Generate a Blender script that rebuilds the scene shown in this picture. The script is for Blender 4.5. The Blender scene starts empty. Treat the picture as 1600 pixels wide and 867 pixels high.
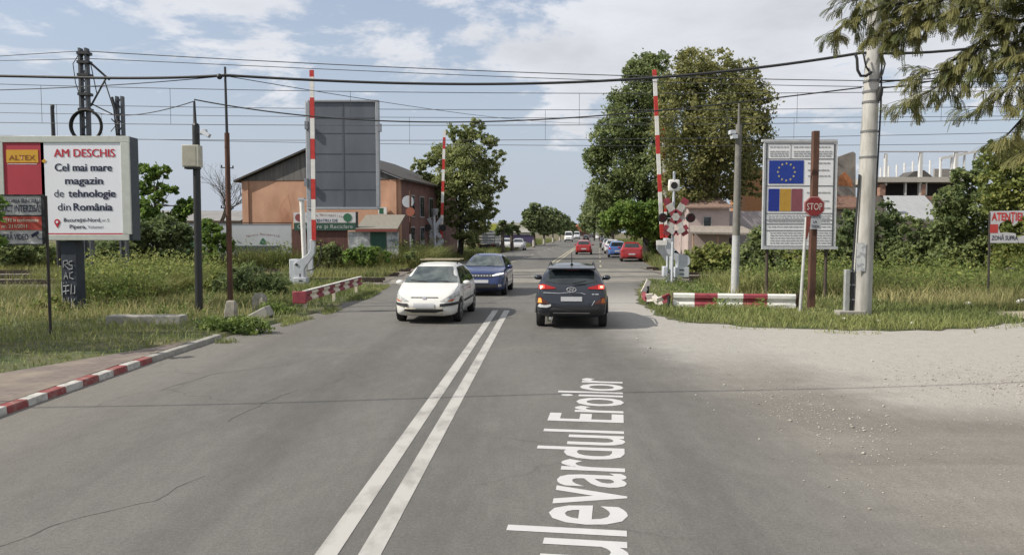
import bpy, bmesh, math, random
import numpy as np
from mathutils import Vector, Matrix
from mathutils.bvhtree import BVHTree
from mathutils.geometry import tessellate_polygon
random.seed(7); RNG = np.random.default_rng(11)
S = bpy.context.scene
COL = S.collection
R = math.radians
# ------------------------------------------------------------------ camera
F = 1200.0; HC = 2.4; PITCH = math.atan(71.5/1200)
cam = bpy.data.cameras.new('camera'); cam.sensor_width = 36; cam.lens = 36*F/1600
cam.clip_start = .1; cam.clip_end = 3000
camo = bpy.data.objects.new('camera', cam); COL.objects.link(camo)
camo.location = (0, 0, HC); camo.rotation_euler = (math.pi/2-PITCH, 0, 0)
S.camera = camo
S.render.resolution_x = 1024; S.render.resolution_y = 554
# ------------------------------------------------------------------ sky, sun, exposure
SUN_EL = R(41); SUN_AZ = (-.96, -.27)
sv = Vector((SUN_AZ[0]*math.cos(SUN_EL), SUN_AZ[1]*math.cos(SUN_EL), math.sin(SUN_EL))).normalized()
sl = bpy.data.lights.new('sun', 'SUN'); sl.energy = 4.0; sl.angle = R(.53); sl.color = (1, .93, .82)
so = bpy.data.objects.new('sun', sl); COL.objects.link(so)
so.rotation_euler = (-sv).to_track_quat('-Z', 'Y').to_euler(); so.location = (-30, 0, 40)
S.view_settings.view_transform = 'Standard'; S.view_settings.look = 'None'
S.view_settings.exposure = .36; S.view_settings.gamma = 1
W = bpy.data.worlds.new('World'); S.world = W; W.use_nodes = True
def build_sky():
    n = W.node_tree.nodes; l = W.node_tree.links; n.clear()
    out = n.new('ShaderNodeOutputWorld')
    sky = n.new('ShaderNodeTexSky'); sky.sky_type = 'NISHITA'; sky.sun_disc = False
    sky.sun_elevation = SUN_EL; sky.sun_rotation = math.atan2(sv.x, sv.y)
    sky.air_density = 1.0; sky.dust_density = 2.2; sky.ozone_density = 1.5
    b1 = n.new('ShaderNodeBackground'); b1.inputs[1].default_value = .13
    hsv = n.new('ShaderNodeHueSaturation'); hsv.inputs['Saturation'].default_value = .95
    l.new(sky.outputs[0], hsv.inputs['Color']); l.new(hsv.outputs[0], b1.inputs[0])
    tc = n.new('ShaderNodeTexCoord'); sep = n.new('ShaderNodeSeparateXYZ')
    l.new(tc.outputs['Generated'], sep.inputs[0])
    def M(op, a, b=None, c=None):
        m = n.new('ShaderNodeMath'); m.operation = op
        for i, v in enumerate((a, b, c)):
            if v is None: continue
            if isinstance(v, (int, float)): m.inputs[i].default_value = v
            else: l.new(v, m.inputs[i])
        return m.outputs[0]
    x, y, z = sep.outputs
    # planar cloud layer: direction / height
    den = M('ADD', M('MAXIMUM', z, 0.0), .16)
    cx = M('DIVIDE', x, den); cy = M('DIVIDE', y, den)
    cmb = n.new('ShaderNodeCombineXYZ'); l.new(cx, cmb.inputs[0]); l.new(cy, cmb.inputs[1])
    cmb.inputs[2].default_value = 3.7
    nz = n.new('ShaderNodeTexNoise'); nz.inputs['Scale'].default_value = 1.9; nz.inputs['Detail'].default_value = 9
    nz.inputs['Roughness'].default_value = .62; nz.inputs['Distortion'].default_value = .25
    l.new(cmb.outputs[0], nz.inputs['Vector'])
    # more cloud to the right and overhead
    bias = n.new('ShaderNodeMapRange'); bias.interpolation_type = 'SMOOTHSTEP'
    bias.inputs[1].default_value = -.25; bias.inputs[2].default_value = .3; bias.inputs[3].default_value = .0; bias.inputs[4].default_value = .15
    l.new(x, bias.inputs[0])
    hz = n.new('ShaderNodeMapRange'); hz.interpolation_type = 'SMOOTHSTEP'
    hz.inputs[1].default_value = .09; hz.inputs[2].default_value = .21; hz.inputs[3].default_value = -.20; hz.inputs[4].default_value = .025
    l.new(z, hz.inputs[0])
    bk = n.new('ShaderNodeMapRange'); bk.interpolation_type = 'SMOOTHSTEP'      # extra unseen cloud overhead and behind us, added for fill light
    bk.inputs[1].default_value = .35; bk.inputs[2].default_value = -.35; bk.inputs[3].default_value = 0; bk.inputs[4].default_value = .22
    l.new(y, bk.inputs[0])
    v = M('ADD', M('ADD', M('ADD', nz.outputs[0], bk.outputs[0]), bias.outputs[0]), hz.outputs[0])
    mk = n.new('ShaderNodeMapRange'); mk.interpolation_type = 'SMOOTHSTEP'
    mk.inputs[1].default_value = .50; mk.inputs[2].default_value = .61; mk.inputs[3].default_value = .04; mk.inputs[4].default_value = .86
    l.new(v, mk.inputs[0])
    # cloud brightness: thin parts white, thick parts greyer
    n2 = n.new('ShaderNodeTexNoise'); n2.inputs['Scale'].default_value = 2.3; n2.inputs['Detail'].default_value = 6
    l.new(cmb.outputs[0], n2.inputs['Vector'])
    cr = n.new('ShaderNodeMapRange'); cr.inputs[1].default_value = .3; cr.inputs[2].default_value = .75
    cr.inputs[3].default_value = 1.08; cr.inputs[4].default_value = .68
    l.new(M('ADD', M('MULTIPLY', v, .55), M('MULTIPLY', n2.outputs[0], .45)), cr.inputs[0])
    cc = n.new('ShaderNodeMix'); cc.data_type = 'RGBA'; cc.blend_type = 'MULTIPLY'; cc.inputs[0].default_value = 1
    cc.inputs[6].default_value = (.83, .84, .88, 1); l.new(cr.outputs[0], cc.inputs[7])
    b2 = n.new('ShaderNodeBackground'); l.new(cc.outputs[2], b2.inputs[0]); b2.inputs[1].default_value = .88
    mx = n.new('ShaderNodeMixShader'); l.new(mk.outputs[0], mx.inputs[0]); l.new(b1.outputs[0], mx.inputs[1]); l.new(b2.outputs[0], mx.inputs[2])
    # pale air near the horizon
    b3 = n.new('ShaderNodeBackground'); b3.inputs[0].default_value = (.385, .428, .502, 1); b3.inputs[1].default_value = 1.0
    ha = n.new('ShaderNodeMapRange'); ha.interpolation_type = 'SMOOTHSTEP'
    ha.inputs[1].default_value = -.02; ha.inputs[2].default_value = .30; ha.inputs[3].default_value = .94; ha.inputs[4].default_value = .45
    l.new(z, ha.inputs[0])
    m0 = n.new('ShaderNodeMixShader'); l.new(ha.outputs[0], m0.inputs[0]); l.new(b1.outputs[0], m0.inputs[1]); l.new(b3.outputs[0], m0.inputs[2])
    l.new(m0.outputs[0], mx.inputs[1])
    l.new(mx.outputs[0], out.inputs[0])
build_sky()
# ------------------------------------------------------------------ photograph -> place
CP, SP = math.cos(PITCH), math.sin(PITCH)
def ray(px, py):
    u = (px-800)/F; v = (433.5-py)/F
    return Vector((u, CP+v*SP, -SP+v*CP))
def G(px, py, z=0.0):
    d = ray(px, py); t = (z-HC)/d.z
    return Vector((d.x*t, d.y*t, z))
def A(px, py, Y):
    d = ray(px, py); t = Y/d.y
    return Vector((d.x*t, Y, HC+d.z*t))
def mpp(Y): return Y/F          # metres per photo pixel at depth Y
# ------------------------------------------------------------------ materials
def nodes_of(m):
    m.use_nodes = True
    nt = m.node_tree; nt.nodes.clear()
    o = nt.nodes.new('ShaderNodeOutputMaterial'); b = nt.nodes.new('ShaderNodeBsdfPrincipled')
    nt.links.new(b.outputs[0], o.inputs[0])
    return nt, nt.nodes, nt.links, b, o
def pm(name, c, rough=.6, metal=0, var=.12, scale=6, detail=5, bump=0, spec=.5, stretch=(1, 1, 1), c2=None, coat=0, sharp=None):
    """procedural material: two shades mixed by noise"""
    m = bpy.data.materials.new(name); nt, n, l, b, o = nodes_of(m)
    tc = n.new('ShaderNodeTexCoord'); mp = n.new('ShaderNodeMapping'); mp.inputs['Scale'].default_value = stretch
    nz = n.new('ShaderNodeTexNoise'); nz.inputs['Scale'].default_value = scale; nz.inputs['Detail'].default_value = detail
    nz.inputs['Roughness'].default_value = .6
    l.new(tc.outputs['Object'], mp.inputs[0]); l.new(mp.outputs[0], nz.inputs['Vector'])
    mr = n.new('ShaderNodeMapRange'); lo, hi = sharp or (.3, .7)
    mr.inputs[1].default_value = lo; mr.inputs[2].default_value = hi; l.new(nz.outputs[0], mr.inputs[0])
    mx = n.new('ShaderNodeMix'); mx.data_type = 'RGBA'
    ca = tuple(min(1, v*(1-var)) for v in c); cb = tuple(min(1, v*(1+var)) for v in c)
    if c2: ca, cb = c, c2
    mx.inputs[6].default_value = (*ca, 1); mx.inputs[7].default_value = (*cb, 1)
    l.new(mr.outputs[0], mx.inputs[0]); l.new(mx.outputs[2], b.inputs['Base Color'])
    b.inputs['Roughness'].default_value = rough; b.inputs['Metallic'].default_value = metal
    b.inputs['Specular IOR Level'].default_value = spec
    if coat: b.inputs['Coat Weight'].default_value = coat; b.inputs['Coat Roughness'].default_value = .05
    if bump:
        bp = n.new('ShaderNodeBump'); bp.inputs['Strength'].default_value = bump; bp.inputs['Distance'].default_value = .02
        l.new(nz.outputs[0], bp.inputs['Height']); l.new(bp.outputs[0], b.inputs['Normal'])
    return m
LEAF = 2.0
def leafmat(name, dark, light, trans=.5):
    m = bpy.data.materials.new(name); nt, n, l, b, o = nodes_of(m)
    dark = tuple(v*LEAF for v in dark) if trans else dark; light = tuple(v*LEAF for v in light) if trans else light
    at = n.new('ShaderNodeAttribute'); at.attribute_name = 'tone'
    mx = n.new('ShaderNodeMix'); mx.data_type = 'RGBA'
    mx.inputs[6].default_value = (*dark, 1); mx.inputs[7].default_value = (*light, 1)
    l.new(at.outputs['Fac'], mx.inputs[0]); l.new(mx.outputs[2], b.inputs['Base Color'])
    b.inputs['Roughness'].default_value = .6; b.inputs['Specular IOR Level'].default_value = .3
    tr = n.new('ShaderNodeBsdfTranslucent'); l.new(mx.outputs[2], tr.inputs[0])
    ms = n.new('ShaderNodeMixShader'); ms.inputs[0].default_value = trans
    l.new(b.outputs[0], ms.inputs[1]); l.new(tr.outputs[0], ms.inputs[2]); l.new(ms.outputs[0], o.inputs[0])
    return m
def emit(name, c, s, base=None):
    m = bpy.data.materials.new(name); nt, n, l, b, o = nodes_of(m)
    b.inputs['Base Color'].default_value = (*(base or c), 1); b.inputs['Emission Color'].default_value = (*c, 1)
    b.inputs['Emission Strength'].default_value = s; b.inputs['Roughness'].default_value = .2
    return m
# ------------------------------------------------------------------ objects
BASE = {}
def tag(o, label=None, cat=None, group=None, kind=None):
    if label: o['label'] = label
    if cat: o['category'] = cat
    if group: o['group'] = group
    if kind: o['kind'] = kind
    return o
def thing(name, label, cat, loc=(0, 0, 0), rz=0, group=None):
    o = bpy.data.objects.new(name, None); COL.objects.link(o); o.empty_display_size = .3
    o.location = loc; o.rotation_euler = (0, 0, rz)
    BASE[o.name] = Vector(loc) if rz == 0 else Vector((0, 0, 0))
    return tag(o, label, cat, group)
def link(name, me, parent=None, off=None):
    o = bpy.data.objects.new(name, me); COL.objects.link(o)
    if parent is not None:
        o.parent = parent; BASE[o.name] = BASE.get(parent.name, Vector())
    return o
class MB:
    """collects shapes, builds ONE mesh object"""
    def __init__(s): s.v = []; s.f = []; s.mi = []; s.cur = 0
    def add(s, vs, fs):
        k = len(s.v); s.v += [Vector(p) for p in vs]
        for f in fs: s.f.append([i+k for i in f]); s.mi.append(s.cur)
        return s
    def box(s, c, d, rz=0, M=None):
        x, y, z = (v/2 for v in d)
        vs = [Vector((sx*x, sy*y, sz*z)) for sz in (-1, 1) for sy in (-1, 1) for sx in (-1, 1)]
        Mt = M or Matrix.Rotation(rz, 3, 'Z')
        vs = [Mt @ p + Vector(c) for p in vs]
        return s.add(vs, [(0, 2, 3, 1), (4, 5, 7, 6), (0, 1, 5, 4), (2, 6, 7, 3), (0, 4, 6, 2), (1, 3, 7, 5)])
    def bar(s, a, b, w, d=None, up=(0, 1, 0)):
        """rectangular bar between two points"""
        a, b = Vector(a), Vector(b); t = (b-a).normalized(); u = Vector(up)
        if abs(t.dot(u)) > .95: u = Vector((1, 0, 0))
        e1 = t.cross(u).normalized(); e2 = t.cross(e1); d = d or w
        vs = [p+e1*(i*w/2)+e2*(j*d/2) for p in (a, b) for i, j in ((-1, -1), (1, -1), (1, 1), (-1, 1))]
        return s.add(vs, [(3, 2, 1, 0), (4, 5, 6, 7), (0, 1, 5, 4), (1, 2, 6, 5), (2, 3, 7, 6), (3, 0, 4, 7)])
    def tube(s, pts, rads, n=8, cap=True):
        pts = [Vector(p) for p in pts]
        if isinstance(rads, (int, float)): rads = [rads]*len(pts)
        k = len(s.v); e = None
        for i, p in enumerate(pts):
            t = (pts[min(i+1, len(pts)-1)]-pts[max(i-1, 0)])
            t = t.normalized() if t.length > 1e-9 else Vector((0, 0, 1))
            if e is None:
                u = Vector((0, 0, 1)) if abs(t.z) < .9 else Vector((1, 0, 0)); e = t.cross(u).normalized()
            else:
                e = (e-t*e.dot(t)); e = e.normalized() if e.length > 1e-6 else Vector((1, 0, 0))
            g = t.cross(e)
            for q in range(n):
                an = 2*math.pi*q/n; s.v.append(p+(e*math.cos(an)+g*math.sin(an))*rads[i])
        for i in range(len(pts)-1):
            for q in range(n):
                a = k+i*n+q; b = k+i*n+(q+1) % n; s.f.append([a, b, b+n, a+n]); s.mi.append(s.cur)
        if cap:
            s.f.append([k+q for q in range(n)][::-1]); s.mi.append(s.cur)
            s.f.append([k+(len(pts)-1)*n+q for q in range(n)]); s.mi.append(s.cur)
        return s
    def prism(s, front, vec):
        """outline (list of points, one plane) pushed along vec"""
        n = len(front); fr = [Vector(p) for p in front]; bk = [p+Vector(vec) for p in fr]
        k = len(s.v); s.v += fr+bk
        tris = tessellate_polygon([fr])
        for t in tris:
            s.f.append([k+i for i in t]); s.mi.append(s.cur)
            s.f.append([k+n+i for i in t][::-1]); s.mi.append(s.cur)
        for i in range(n):
            j = (i+1) % n; s.f.append([k+i, k+j, k+n+j, k+n+i]); s.mi.append(s.cur)
        return s
    def quad(s, *p): return s.add(p, [tuple(range(len(p)))])
    def ball(s, c, r, sc=(1, 1, 1), nu=10, nv=6):
        vs = [Vector(c)+Vector((0, 0, -r*sc[2]))]; fs = []
        for j in range(1, nv):
            ph = -math.pi/2+math.pi*j/nv
            for i in range(nu):
                th = 2*math.pi*i/nu
                vs.append(Vector(c)+Vector((r*sc[0]*math.cos(ph)*math.cos(th), r*sc[1]*math.cos(ph)*math.sin(th), r*sc[2]*math.sin(ph))))
        vs.append(Vector(c)+Vector((0, 0, r*sc[2]))); t = len(vs)-1
        for i in range(nu):
            fs.append((0, 1+(i+1) % nu, 1+i)); fs.append((t, t-nu+i, t-nu+(i+1) % nu))
            for j in range(nv-2):
                a = 1+j*nu+i; b = 1+j*nu+(i+1) % nu; fs.append((a, b, b+nu, a+nu))
        return s.add(vs, fs)
    def build(s, name, mats, parent=None, loc=None, smooth=True, bevel=0, fix=True):
        if not isinstance(mats, (list, tuple)): mats = [mats]
        off = Vector(loc) if loc is not None else (BASE.get(parent.name, Vector()) if parent is not None else Vector())
        me = bpy.data.meshes.new(name)
        me.from_pydata([tuple(p-off) for p in s.v], [], s.f)
        for m in mats: me.materials.append(m)
        me.polygons.foreach_set('material_index', s.mi)
        if fix:
            bm = bmesh.new(); bm.from_mesh(me); bmesh.ops.recalc_face_normals(bm, faces=bm.faces); bm.to_mesh(me); bm.free()
        if smooth:
            me.polygons.foreach_set('use_smooth', [True]*len(me.polygons)); me.set_sharp_from_angle(angle=R(38))
        me.update()
        o = link(name, me, parent)
        if loc is not None: o.location = loc; BASE[o.name] = Vector(loc)
        if bevel:
            b = o.modifiers.new('edge', 'BEVEL'); b.width = bevel; b.segments = 2; b.limit_method = 'ANGLE'
        return o
def npmesh(name, V, Q, mat, parent=None, tone=None, loc=None):
    """numpy verts (n,3), faces (m,k) -> one object with a per-face tone"""
    off = np.array(loc) if loc is not None else (np.array(BASE.get(parent.name, Vector())) if parent is not None else np.zeros(3))
    V = np.ascontiguousarray(V-off, dtype=np.float32); Q = np.ascontiguousarray(Q, dtype=np.int32)
    me = bpy.data.meshes.new(name); m, k = Q.shape
    me.vertices.add(len(V)); me.vertices.foreach_set('co', V.ravel())
    me.loops.add(m*k); me.loops.foreach_set('vertex_index', Q.ravel())
    me.polygons.add(m); me.polygons.foreach_set('loop_start', np.arange(0, m*k, k, dtype=np.int32))
    if tone is not None:
        a = me.attributes.new('tone', 'FLOAT', 'FACE'); a.data.foreach_set('value', np.ascontiguousarray(tone, dtype=np.float32))
    me.materials.append(mat); me.update(calc_edges=True); me.validate()
    o = link(name, me, parent)
    if loc is not None: o.location = loc; BASE[o.name] = Vector(loc)
    return o
def text(body, mat, parent, at, ex=(1, 0, 0), ey=(0, 0, 1), w=None, h=None, bold=0, align='L', name='lettering', n=None, thick=0):
    """flat lettering: its box starts at `at` (L) or is centred on it (C); h = cap height of the line, w = width"""
    cu = bpy.data.curves.new('t', 'FONT'); cu.body = body; cu.size = 1; cu.offset = bold; cu.resolution_u = 3
    to = bpy.data.objects.new('t', cu); COL.objects.link(to)
    dg = bpy.context.evaluated_depsgraph_get(); dg.update()
    me = bpy.data.meshes.new_from_object(to.evaluated_get(dg)); bpy.data.objects.remove(to)
    co = np.array([v.co[:] for v in me.vertices])
    x0, x1 = co[:, 0].min(), co[:, 0].max()
    cap = .73; sy = (h/cap) if h else None; sx = (w/(x1-x0)) if w else None
    if sx is None: sx = sy
    if sy is None: sy = sx
    ex, ey, at = Vector(ex), Vector(ey), Vector(at); off = BASE.get(parent.name, Vector()) if parent is not None else Vector()
    xo = {'L': x0, 'C': (x0+x1)/2, 'R': x1}[align]
    for v, c in zip(me.vertices, co): v.co = at+ex*((c[0]-xo)*sx)+ey*(c[1]*sy)-off
    me.name = name; me.materials.clear(); me.materials.append(mat); me.update()
    return link(name, me, parent)
def copy_tree(o, parent=None):
    c = o.copy(); COL.objects.link(c)
    if parent is not None: c.parent = parent
    for ch in list(o.children): copy_tree(ch, c)
    return c
# ------------------------------------------------------------------ shared materials
m_conc = pm('concrete', (.30, .29, .26), .85, var=.25, scale=4, bump=.2)
m_wpaint = pm('white_paint', (.74, .73, .70), .5, var=.1, scale=5)
m_rpaint = pm('red_paint', (.50, .035, .03), .5, var=.2, scale=5)
m_rfade = pm('faded_red_paint', (.24, .04, .055), .6, var=.25, scale=6)
m_cream = pm('cream_paint', (.62, .57, .46), .6, var=.15, scale=6)
m_dark = pm('dark_metal', (.022, .024, .028), .5, var=.2)
m_black = pm('black_rubber', (.012, .012, .013), .7, var=.2)
m_grey = pm('grey_metal', (.20, .22, .25), .55, var=.2, scale=3)
m_lgrey = pm('light_grey_paint', (.46, .49, .53), .55, var=.12, scale=4)
m_rust = pm('rust', (.055, .030, .023), .85, var=.1, scale=5, c2=(.13, .060, .037), stretch=(1, 1, .35), bump=.2)
m_wire = pm('wire', (.02, .021, .024), .6)
m_galv = pm('galvanised', (.38, .39, .40), .5, metal=.4, var=.15)
# ------------------------------------------------------------------ ground
def axis(Y): return .1125*Y        # the far road's axis
LEFT_EDGE = [(-6.66, -12), (-6.66, 11)] + [(p.x, p.y) for p in (G(255, 560), G(325, 537), G(395, 514), G(450, 501), G(520, 481), G(560, 464), G(590, 447))] + [(-6.75, 37.5)]
RIGHT_EDGE = [(p.x, p.y) for p in (G(1012, 436), G(1000, 447), G(996, 458), G(1000, 472), G(1022, 490), G(1075, 504), G(1190, 512), G(1330, 517), G(1470, 517), G(1545, 510), G(1600, 503), G(1750, 494))]
def far_left(Y): return axis(Y)-10.8
def far_right(Y): return axis(Y)+3.6
m_ground = pm('weedy_soil', (.075, .075, .030), .95, scale=.6, detail=8, c2=(.16, .125, .07), bump=.3)
g = MB(); 
g.add([(-700, -60, -.03), (800, -60, -.03), (800, 1500, -.03), (-700, 1500, -.03)], [(0, 1, 2, 3)])
tag(g.build('ground', m_ground, smooth=False), kind='structure')
def road_material():
    m = bpy.data.materials.new('road_surface'); nt, n, l, b, o = nodes_of(m)
    tc = n.new('ShaderNodeTexCoord'); P = tc.outputs['Object']
    sep = n.new('ShaderNodeSeparateXYZ'); l.new(P, sep.inputs[0]); X, Y, Z = sep.outputs
    def noise(sc, det=5, ro=.6, st=(1, 1, 1), dist=0):
        mp = n.new('ShaderNodeMapping'); mp.inputs['Scale'].default_value = st; l.new(P, mp.inputs[0])
        z = n.new('ShaderNodeTexNoise'); z.inputs['Scale'].default_value = sc; z.inputs['Detail'].default_value = det
        z.inputs['Roughness'].default_value = ro; z.inputs['Distortion'].default_value = dist; l.new(mp.outputs[0], z.inputs['Vector']); return z.outputs[0]
    def mr(v, a, b_, c=0, d=1, sm=True):
        q = n.new('ShaderNodeMapRange'); q.interpolation_type = 'SMOOTHSTEP' if sm else 'LINEAR'
        for i, t in zip((1, 2, 3, 4), (a, b_, c, d)): q.inputs[i].default_value = t
        l.new(v, q.inputs[0]); return q.outputs[0]
    def M(op, a, b_=None):
        q = n.new('ShaderNodeMath'); q.operation = op
        for i, v in enumerate((a, b_)):
            if v is None: continue
            if isinstance(v, (int, float)): q.inputs[i].default_value = v
            else: l.new(v, q.inputs[i])
        return q.outputs[0]
    def mix(f, a, c, bt='MIX'):
        q = n.new('ShaderNodeMix'); q.data_type = 'RGBA'; q.blend_type = bt
        for i, v in ((0, f), (6, a), (7, c)):
            if isinstance(v, tuple): q.inputs[i].default_value = (*v, 1)
            elif isinstance(v, (int, float)): q.inputs[i].default_value = v
            else: l.new(v, q.inputs[i])
        return q.outputs[2]
    # asphalt: worn grey, long lighter wheel paths, oil darkening, stone grain
    grain = noise(120, 3, .7)
    big = noise(.35, 6, .6, (1, .35, 1)); mid = noise(1.6, 6, .65, (1, .45, 1))
    asp = mix(mr(big, .35, .68), (.118, .115, .107), (.152, .148, .138))
    asp = mix(M('MULTIPLY', mr(mid, .45, .75), .5), asp, (.168, .163, .152))
    path = noise(.9, 3, .5, (1, .02, 1)); asp = mix(M('MULTIPLY', mr(path, .48, .68), .4), asp, (.085, .082, .077))
    # dusty light shoulder along the left kerb
    lf = mr(M('ADD', X, M('MULTIPLY', mid, 1.6)), -6.0, -3.2, .65, 0); asp = mix(lf, asp, (.188, .175, .152))
    # cracks
    vo = n.new('ShaderNodeTexVoronoi'); vo.feature = 'DISTANCE_TO_EDGE'; vo.inputs['Scale'].default_value = .42
    wp = n.new('ShaderNodeMapping'); l.new(P, wp.inputs[0])
    wn = n.new('ShaderNodeTexNoise'); wn.inputs['Scale'].default_value = 1.3; wn.inputs['Detail'].default_value = 5; l.new(P, wn.inputs['Vector'])
    va = n.new('ShaderNodeVectorMath'); va.operation = 'MULTIPLY_ADD'; l.new(wn.outputs['Color'], va.inputs[0]); va.inputs[1].default_value = (.9, .9, 0); l.new(wp.outputs[0], va.inputs[2])
    l.new(va.outputs[0], vo.inputs['Vector'])
    crk = M('MULTIPLY', mr(vo.outputs['Distance'], .0, .014, 1, 0), mr(noise(.22, 3), .50, .60)); asp = mix(M('MULTIPLY', crk, .28), asp, (.05, .047, .043))
    # dirt and gravel of the lot on the right
    mud = mix(mr(noise(.5, 7, .65, (.5, 1, 1), .6), .38, .66), (.166, .155, .138), (.200, .187, .166))
    mud = mix(mr(noise(7, 6, .7), .52, .72), mud, (.215, .195, .165))
    track = mr(noise(1.1, 4, .55, (.06, 1, 1), .4), .47, .62); mud = mix(M('MULTIPLY', track, .4), mud, (.235, .222, .198))
    # pale dusty band by the verge
    bd = M('ADD', Y, M('MULTIPLY', noise(.35, 5), 3.0)); band = mr(bd, 12.8, 17.6)
    mud = mix(M('MULTIPLY', band, .9), mud, (.345, .332, .308))
    gv = M('MULTIPLY', mr(M('ADD', X, M('MULTIPLY', noise(.45, 5), 4)), 6.6, 8.2), mr(Y, 9.2, 11.0)); mud = mix(M('MULTIPLY', gv, .85), mud, (.36, .342, .31))
    speck = mr(noise(38, 2, .6), .62, .70); mud = mix(M('MULTIPLY', speck, .55), mud, (.38, .35, .30))
    spk2 = mr(noise(24, 2, .6), .64, .70); mud = mix(M('MULTIPLY', spk2, .5), mud, (.07, .06, .05))
    # edge between them: wanders, and the dust spills over the asphalt near the crossing
    ed = M('ADD', M('ADD', X, M('MULTIPLY', noise(.7, 6, .65), 1.7)), M('MULTIPLY', Y, .02))
    mask = M('MULTIPLY', mr(ed, 3.1, 5.0), mr(Y, 34, 24))
    col = mix(mask, asp, mud)
    # dust film thrown across the lane
    film = M('MULTIPLY', mr(noise(.6, 6, .65, (.3, 1, 1)), .55, .75), mr(Y, 13, 17)); film = M('MULTIPLY', film, mr(Y, 30, 20)); col = mix(M('MULTIPLY', film, .35), col, (.27, .25, .21))
    gr = M('MULTIPLY', mr(grain, .3, .72, .62, 1.38, False), M('MULTIPLY', mr(noise(34, 4, .7), .3, .7, .80, 1.20, False), mr(noise(7, 5, .7, (1, .4, 1)), .3, .7, .91, 1.09, False)))
    col = mix(1.0, col, gr, 'MULTIPLY') if False else col
    hs = n.new('ShaderNodeHueSaturation'); l.new(col, hs.inputs['Color']); l.new(gr, hs.inputs['Value'])
    l.new(hs.outputs[0], b.inputs['Base Color']); b.inputs['Roughness'].default_value = .88; b.inputs['Specular IOR Level'].default_value = .3
    bp = n.new('ShaderNodeBump'); bp.inputs['Strength'].default_value = .35; bp.inputs['Distance'].default_value = .012
    l.new(M('ADD', M('MULTIPLY', grain, .5), M('MULTIPLY', noise(9, 5), .6)), bp.inputs['Height']); l.new(bp.outputs[0], b.inputs['Normal'])
    return m
m_road = road_material()
def sheet(name, pts, mat, z=0.0, kind='structure'):
    b = MB(); v = [Vector((p[0], p[1], z)) for p in pts]; b.v = v
    for t in tessellate_polygon([v]): b.f.append(list(t)); b.mi.append(0)
    o = b.build(name, mat, smooth=False)
    if o.data.polygons[0].normal.z < 0: o.data.flip_normals()
    return tag(o, kind=kind)
def rag(pts, amp, step=.35, seed=1):
    """ragged edge: subdivide and jitter a boundary line"""
    rr = random.Random(seed); out = []
    for a, b in zip(pts, pts[1:]):
        d = math.dist(a, b); k = max(1, int(d/step))
        for i in range(k):
            t = i/k; out.append((a[0]+(b[0]-a[0])*t+(rr.uniform(-amp, amp) if i else 0), a[1]+(b[1]-a[1])*t+(rr.uniform(-amp, amp) if i else 0)))
    return out+[pts[-1]]
LE = LEFT_EDGE[:3]+rag(LEFT_EDGE[2:], .07, .5, 3)[1:]
RE = rag(RIGHT_EDGE, .2, .45, 5)
near = LE + [(far_right(37.5)-.2, 37.5)] + RE + [(RIGHT_EDGE[-1][0], -12)]
sheet('road', near, m_road, 0)
sheet('far_road', [(far_left(37.5), 37.52), (far_left(420), 420), (far_right(420), 420), (far_right(37.5), 37.52)], m_road, 0)
# painted lines
m_line = pm('worn_line_paint', (.42, .41, .385), .7, scale=3.5, detail=10, c2=(.24, .232, .215), sharp=(.45, .72), stretch=(1, .5, 1))
m_yline = pm('worn_yellow_line_paint', (.44, .41, .28), .7, scale=1.5, detail=8, c2=(.25, .23, .17), sharp=(.4, .65))
lb = MB()
for (xa, xb) in ((778-9.5, 500-26), (798-9.5, 590-34)):
    pass
def line_strip(b, a, c, w, z=.004):
    a, c = Vector((*a, z)), Vector((*c, z)); t = (c-a).normalized(); e = Vector((t.y, -t.x, 0))*w/2
    b.quad(a-e, a+e, c+e, c-e)
def ext(p, q, y): t = (y-p.y)/(q.y-p.y); return (p.x+(q.x-p.x)*t, y)
for (n_, f_) in ((G(509, 867), G(774, 485)), (G(577, 867), G(792, 485))):
    line_strip(lb, ext(n_, f_, -2), (f_.x, f_.y), .17)
tag(lb.build('double_centre_line', m_line, smooth=False), kind='structure')
lb = MB()
for d in (-.17, .17): line_strip(lb, (axis(60)-3.45+d, 60), (axis(260)-3.45+d, 260), .15)
for k in range(9):
    y = 52+k*9; line_strip(lb, (axis(y)+.15, y), (axis(y+3)+.15, y+3), .13)
    line_strip(lb, (axis(y)-6.9, y), (axis(y+3)-6.9, y+3), .13)
tag(lb.build('far_lane_marking', m_yline, smooth=False), kind='structure')
# street name from the map overlay, added as flat lettering on the lane
m_letter = pm('white_lettering', (.50, .50, .50), .7, var=.05)
p0, p1 = G(977, 867), G(971, 594); tdir = (p1-p0).normalized()
side = Vector((-tdir.y, tdir.x, 0))
cap_h = (G(857, 637)-p0).dot(side)
pe, pr = G(979, 661), G(969, 592)
def tw_(s_):
    o = text(s_, m_letter, None, (0, 0, 0), (1, 0, 0), (0, 1, 0), h=.73, bold=.012); x = [v.co.x for v in o.data.vertices]; bpy.data.objects.remove(o); return max(x)-min(x)
word = text('Bulevardul Eroilor', m_letter, None, (0, 0, 0), (1, 0, 0), (0, 1, 0), h=1, w=1, bold=.012, name='overlay_street_name')
co = np.array([v.co[:] for v in word.data.vertices]); 
eroilor = tw_('Eroilor')/tw_('Bulevardul Eroilor')                          # the second word's share of the line's width
s_r = (pr-p0).dot(tdir); s_e = (pe-p0).dot(tdir); Lw = (s_r-s_e)/eroilor
for v in word.data.vertices:
    q = p0+tdir*(s_r-(1-v.co.x)*Lw)+side*(v.co.y*cap_h); v.co = (q.x, q.y, .004)
tag(word, kind='structure')
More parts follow.
